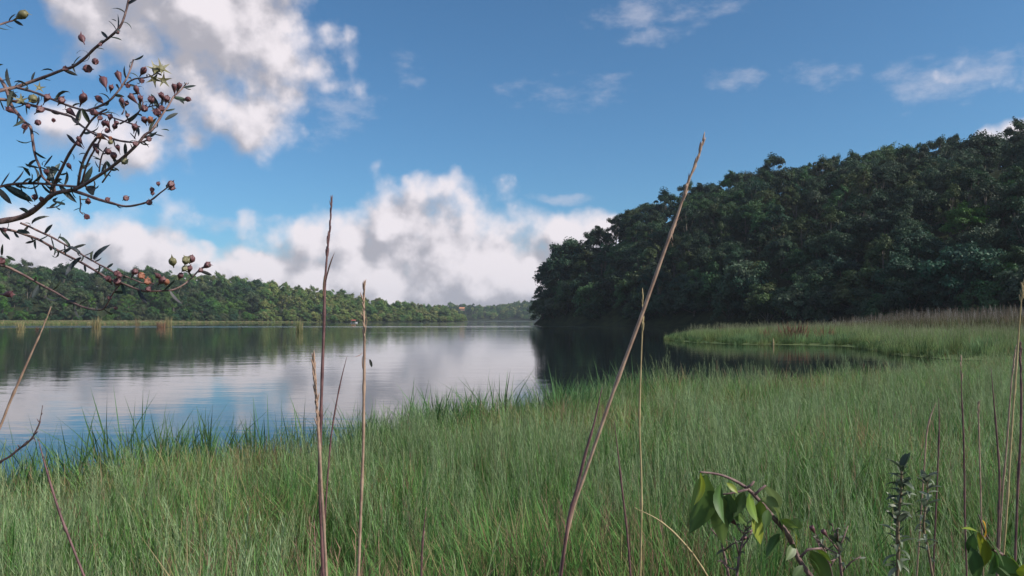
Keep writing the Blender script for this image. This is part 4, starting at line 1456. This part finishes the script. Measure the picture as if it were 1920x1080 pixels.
stalk('thin slanting dark stem right of the reddish upright stem', [(1858, 690), (1864, 760), (1870, 830), (1874, 900), (1872, 980)], 2.1, 1.8, M_DARKSTRAW)
stalk('dark club-like seed head on a stem at the right edge', [(1913, 650), (1914, 700), (1915, 750), (1913, 830), (1908, 920), (1903, 1060)], 1.5, 2.2, M_DARKSTRAW, (.0, .23), 1, 60, .2, 12)
stalk('tall pale stem with knobbly head at the right edge above the marsh', [(1918, 530), (1915, 565), (1911, 610), (1906, 680), (1900, 760), (1894, 850), (1888, 950), (1880, 1060)], 1.8, 1.9, M_PALESTRAW, (0, .16), 2, 18, .25, 13)
stalk('reddish stem leaning just left of the dark club head', [(1904, 655), (1898, 700), (1893, 760), (1888, 830), (1880, 920), (1874, 1020)], 1.9, 1.6, M_STRAW, (0, .3), 0, 10, .1, 16)
stalk('short dark seed stem standing in the middle of the right grass', [(1760, 745), (1761, 800), (1759, 860), (1756, 930)], 2.4, 1.5, M_DARKSTRAW)
stalk('small brown bud on a stem in the right grass', [(1835, 758), (1835, 790), (1836, 830), (1838, 900)], 2.3, 1.4, M_STRAW, (0, .3), 0, 12, .3, 9)
stalk('thin dark stem low in the grass between the two upright stalks and the leaning one', [(798, 960), (794, 1000), (791, 1040), (790, 1075)], 1.9, 2.0, M_DARKSTRAW, (0, .9), 0, 9, .3, 9)
stalk('pale straw bending left through the grass right of the leaning stalk', [(1195, 955), (1230, 972), (1265, 1000), (1300, 1040), (1325, 1078)], 1.5, 1.8, M_PALESTRAW, (.0, .9), 2, 9, .4, 9)
stalk('thin dark blade slanting in the right grass behind the broad-leaved branch', [(1755, 755), (1745, 780), (1738, 810), (1734, 860)], 2.6, 1.5, M_STRAW)
stalk('thin pale stake at the water edge of the spit', [(1450, 634), (1450, 640), (1450, 646), (1450, 648)], 55, 1.4, M_PALESTRAW, name='stake', cat='stake')

# small dark leaf caught beside the pinkish stalk
fl = mesh_from('hanging_leaf', *strip_leaf(1, .35, .3, .2, (.03, .035, .03))[:2], M_HERB, strip_leaf(1, .35, .3, .2, (.03, .035, .03))[2])
a, b = P(693, 674, 1.53), P(698, 689, 1.53)
hl = empty('hanging_leaf', a)
place('blade', fl, hl, a, b - a, 1.2, (b - a).length)
v, f = tube([Vector((0, 0, 0)), P(684, 672, 1.55) - a], [.0002, .0002], 4)
obj('thread', mesh_from('thread', v, f, M_PALESTRAW), hl)
tag(hl, 'tiny dark leaf hanging beside the slim pinkish stalk over the water', 'leaf')


# ------------------------------------------------------------------ broad-leaved plants at the lower right
def broad_leaf(col, width=.48, curl=.5):
    vs, fs, cs = [], [], []
    n = 6
    x = z = ang = 0.0
    for i in range(n + 1):
        t = i / n
        w_ = width * max(math.sin(math.pi * t ** .85), .03) if i < n else .004
        vs += [(x, -w_ / 2, z + .10 * w_), (x, -w_ / 4, z + .07 * w_), (x, 0, z), (x, w_ / 4, z + .07 * w_), (x, w_ / 2, z + .10 * w_)]
        cs += [np.array(col)] * 2 + [np.array(col) * 1.4] + [np.array(col)] * 2
        ang += curl / n
        x += math.cos(ang) / n
        z -= math.sin(ang) / n
    for i in range(n):
        for k in range(4):
            a_ = i * 5 + k
            fs.append((a_, a_ + 1, a_ + 6, a_ + 5))
    return mesh_from('leaf', vs, fs, M_HERB, np.array(cs), True)


BL = [broad_leaf((.085, .14, .04), .42, .5), broad_leaf((.095, .155, .04), .36, .9), broad_leaf((.08, .13, .045), .46, .25)]
BD = 1.2
g0 = P(1545, 1120, BD)
bp = empty('broad_leaved_plant', (g0.x + .05, g0.y, .2))
st = [(1312, 885), (1345, 889), (1375, 900), (1402, 917), (1425, 940), (1448, 968), (1468, 990), (1482, 1012), (1496, 1045), (1512, 1070), (1545, 1110)]
sm = smooth_line([(x, y, 0) for x, y in st], 4)
p3 = [P(q.x, q.y, BD - .0002 * (1512 - q.x)) for q in sm] + [Vector((bp.location.x, bp.location.y, .2))]
local_tube('stem', p3, [(1.6 + 3.4 * min(1, i / 24)) * BD / F for i in range(len(p3))], bp, M_TWIG)
for tw in ([(1402, 917), (1385, 922), (1365, 926), (1350, 927)], [(1415, 928), (1425, 918), (1436, 910)], [(1500, 1045), (1515, 1030), (1540, 1028)], [(1400, 915), (1410, 908), (1414, 902)]):
    local_tube('twig', [P(x, y, BD - .03) for x, y in tw], [.0022, .002, .0016, .0012][:len(tw)], bp, M_TWIG, 6)
for bx_, by_, tx, ty, tone in ((1313, 886, 1330, 938, 'y'), (1325, 890, 1322, 980, 'g'), (1352, 905, 1330, 972, 'b'), (1350, 928, 1345, 985, 'g'), (1362, 905, 1385, 922, 'y'), (1375, 925, 1362, 972, 'g'), (1368, 926, 1357, 985, 'b'),
                               (1395, 922, 1380, 965, 'g'), (1405, 925, 1408, 975, 'o'), (1436, 910, 1464, 945, 'p'), (1428, 934, 1456, 955, 'p'), (1425, 940, 1425, 975, 'o'), (1412, 965, 1430, 1018, 'y'), (1440, 955, 1436, 985, 'b'),
                               (1450, 950, 1476, 978, 'p'), (1455, 962, 1475, 985, 'b'), (1462, 1000, 1435, 1040, 'b'), (1468, 990, 1475, 1025, 'y'), (1490, 992, 1500, 970, 'b'), (1488, 992, 1502, 1028, 'y'), (1472, 985, 1500, 1000, 'p'),
                               (1490, 1020, 1478, 1048, 'g'), (1520, 1032, 1555, 1075, 'g'), (1515, 1045, 1548, 1062, 'b'), (1530, 1030, 1560, 1040, 'o'), (1505, 1060, 1488, 1085, 'g'), (1465, 975, 1490, 985, 'o')):
    tn = {'y': (2.6, 2.0, .8), 'g': (1, 1, .9), 'b': (.75, .9, .85), 'o': (1.7, 1.5, .8), 'p': (2.3, 2.0, 2.2)}[tone]
    a, b = P(bx_, by_, BD - .0002 * (1512 - bx_) - .01), P(tx, ty, BD + rnd.uniform(-.06, .02))
    place('leaf', rnd.choice(BL), bp, a, b - a, rnd.uniform(-1.3, 1.3), (b - a).length * 1.08, tn)
tag(bp, 'arching branch with drooping broad green leaves in the lower right grass', 'plant')

g0 = P(1960, 1120, 1.1)
cp = empty('glossy_leaved_plant', (g0.x, g0.y, .2))
p3 = [P(x, y, 1.1) for x, y in ((1835, 965), (1850, 1005), (1880, 1040), (1920, 1068), (1960, 1090))] + [Vector((g0.x, g0.y, .2))]
local_tube('stem', smooth_line(p3, 3), [(1.2 + .2 * i) * 1.1 / F for i in range(16)], cp, M_DARKTWIG)
local_tube('twig', [P(x, y, 1.09) for x, y in ((1880, 1040), (1858, 1030), (1840, 1000))], [.002, .0016, .001], cp, M_TWIG, 6)
for bx_, by_, tx, ty, tone in ((1840, 1000, 1815, 985, 'y'), (1842, 975, 1863, 1004, 'r'), (1835, 998, 1858, 1040, 'y'), (1850, 1012, 1892, 1060, 'g'), (1820, 1025, 1840, 1082, 'd'), (1852, 1008, 1882, 1048, 'p'), (1865, 1040, 1900, 1078, 'p'),
                               (1888, 1035, 1912, 1065, 'o'), (1870, 1062, 1905, 1090, 'w'), (1905, 1070, 1935, 1060, 'y'), (1845, 1075, 1880, 1095, 'w'), (1826, 1000, 1816, 1040, 'd'), (1890, 1075, 1930, 1100, 'g')):
    tn = {'y': (2.6, 1.9, .6), 'g': (.7, .9, .75), 'd': (.5, .7, .65), 'o': (1.5, 1.5, .75), 'p': (1.8, 1.7, 2.0), 'r': (5.0, 1.6, .5), 'w': (2.6, 2.3, 3.2)}[tone]
    a, b = P(bx_, by_, 1.09), P(tx, ty, 1.08 + rnd.uniform(-.05, .03))
    place('leaf', rnd.choice(BL), cp, a, b - a, rnd.uniform(-1.0, 1.0), (b - a).length * 1.3, tn)
tag(cp, 'plant with yellowing and dark broad leaves in the lower right corner', 'plant')

# upright grey woolly herbs and twiggy weeds
M_HERBSTEM = plain('herb_stem', (.16, .12, .08), (.26, .20, .13), 60, .7, .2)
HL = [mesh_from('leaf', *strip_leaf(1, w_, c, .3, (.115, .14, .095))[:2], M_HERB, strip_leaf(1, w_, c, .3, (.115, .14, .095))[2]) for w_, c in ((.34, .5), (.28, 1.1), (.38, -.3), (.3, 1.7))]


def herb(label, pl, depth, hw, leaves, tones, lens=26, mat=M_HERBSTEM, twigs=0, cap=0):
    sm = smooth_line([(x, y, 0) for x, y in pl], 5)
    pts = [P(q.x, q.y, depth) for q in sm]
    g = to_ground(pts)
    rt = empty('upright_herb', g)
    n = len(pts)
    local_tube('stem', pts + [g], [hw * depth / F * (.4 + .6 * min(1, i / n * 1.6)) for i in range(n)] + [hw * depth / F], rt, mat)
    for k in range(leaves):
        t = (k / leaves) ** 1.15 * .95
        i = min(int(t * (n - 1)), n - 2)
        a = k * 2.4 + rnd.uniform(-.4, .4)
        up = (pts[i] - pts[i + 1]).normalized()
        lift = .9 - .9 * t
        d3 = RT * math.cos(a) + FW * math.sin(a) * .9 + up * rnd.uniform(-.4, .6) + up * lift
        place('leaf', rnd.choice(HL), rt, pts[i], d3, rnd.uniform(-.6, .6), lens * rnd.uniform(.55, 1.2) * depth / F, rnd.choice(tones))
    for k in range(twigs):
        i = int(n * rnd.uniform(.05, .85))
        d3 = (RT * rnd.uniform(-1, 1) + FW * rnd.uniform(-.6, .6) + UP * rnd.uniform(.3, 1)).normalized()
        e = pts[i] + d3 * rnd.uniform(20, 60) * depth / F
        m = pts[i].lerp(e, .5) + UP * rnd.uniform(-6, 6) * depth / F
        local_tube('twig', [pts[i], m, e], [.0016, .0013, .0008], rt, mat, 5)
        for j in range(3):
            place('leaf', rnd.choice(HL), rt, m.lerp(e, rnd.random()), RT * rnd.uniform(-1, 1) + UP * rnd.uniform(-.6, 1) + FW * rnd.uniform(-.5, .5), rnd.uniform(0, 6), lens * .6 * rnd.uniform(.6, 1.2) * depth / F, rnd.choice(tones))
        if k < cap:
            place('seed_pod', CAPS['brown'][k % 3], rt, e, d3, 0, 8 * depth / F)
    tag(rt, label, 'plant')


GREY = [(1.0, 1.0, 1.0), (1.4, 1.4, 1.35), (.55, .65, .6), (2.0, 1.9, 2.0)]
DK = [(.5, .6, .5), (.7, .75, .6), (1.1, 1.05, 1.1)]
herb('upright grey woolly herb, taller of the pair in the lower right grass', [(1690, 880), (1690, 915), (1686, 950), (1683, 1000), (1684, 1050), (1682, 1080)], 1.3, 3.6, 70, GREY, 31)
herb('slimmer upright grey herb just right of the taller woolly one', [(1738, 895), (1739, 925), (1734, 960), (1732, 990), (1738, 1020), (1748, 1078)], 1.4, 2.4, 46, GREY, 26)
herb('brown twiggy weed low in the grass left of the broad-leaved branch', [(1350, 985), (1352, 1010), (1358, 1040), (1366, 1078)], 1.25, 2.6, 10, DK, 18, M_TWIG, 7, 3)
herb('brown twiggy weed with small buds beneath the broad-leaved branch', [(1400, 985), (1392, 1015), (1385, 1050), (1382, 1078)], 1.2, 2.4, 8, DK, 18, M_TWIG, 7, 2)
herb('dark leafy weed right of the broad-leaved branch foot', [(1570, 1012), (1574, 1040), (1578, 1078)], 1.2, 2.6, 12, DK, 24, M_TWIG, 6, 1)
herb('pale twiggy weed right of the broad-leaved branch near the woolly herb', [(1532, 1008), (1548, 1035), (1560, 1078)], 1.25, 2.0, 8, GREY, 20, M_TWIG, 5, 1)

# ------------------------------------------------------------------ air
hz_ = bpy.data.meshes.new('haze')
x0, x1, y0, y1, z0, z1 = -2450, 2450, -650, 2850, -5.0, 105.0
hz_.from_pydata([(x0, y0, z0), (x1, y0, z0), (x1, y1, z0), (x0, y1, z0), (x0, y0, z1), (x1, y0, z1), (x1, y1, z1), (x0, y1, z1)], [],
                [(3, 2, 1, 0), (4, 5, 6, 7), (0, 1, 5, 4), (1, 2, 6, 5), (2, 3, 7, 6), (3, 0, 4, 7)])
mh, t, out = new_mat('haze_air')
pv = t.new('ShaderNodeVolumePrincipled')
pv.inputs['Color'].default_value = (.80, .87, 1.0, 1)
pv.inputs['Density'].default_value = HAZE
pv.inputs['Anisotropy'].default_value = .2
t.l.new(pv.outputs[0], out.inputs['Volume'])
hz_.materials.append(mh)
tag(obj('haze', hz_), 'thin pale air haze over the lake', 'haze', kind='stuff')
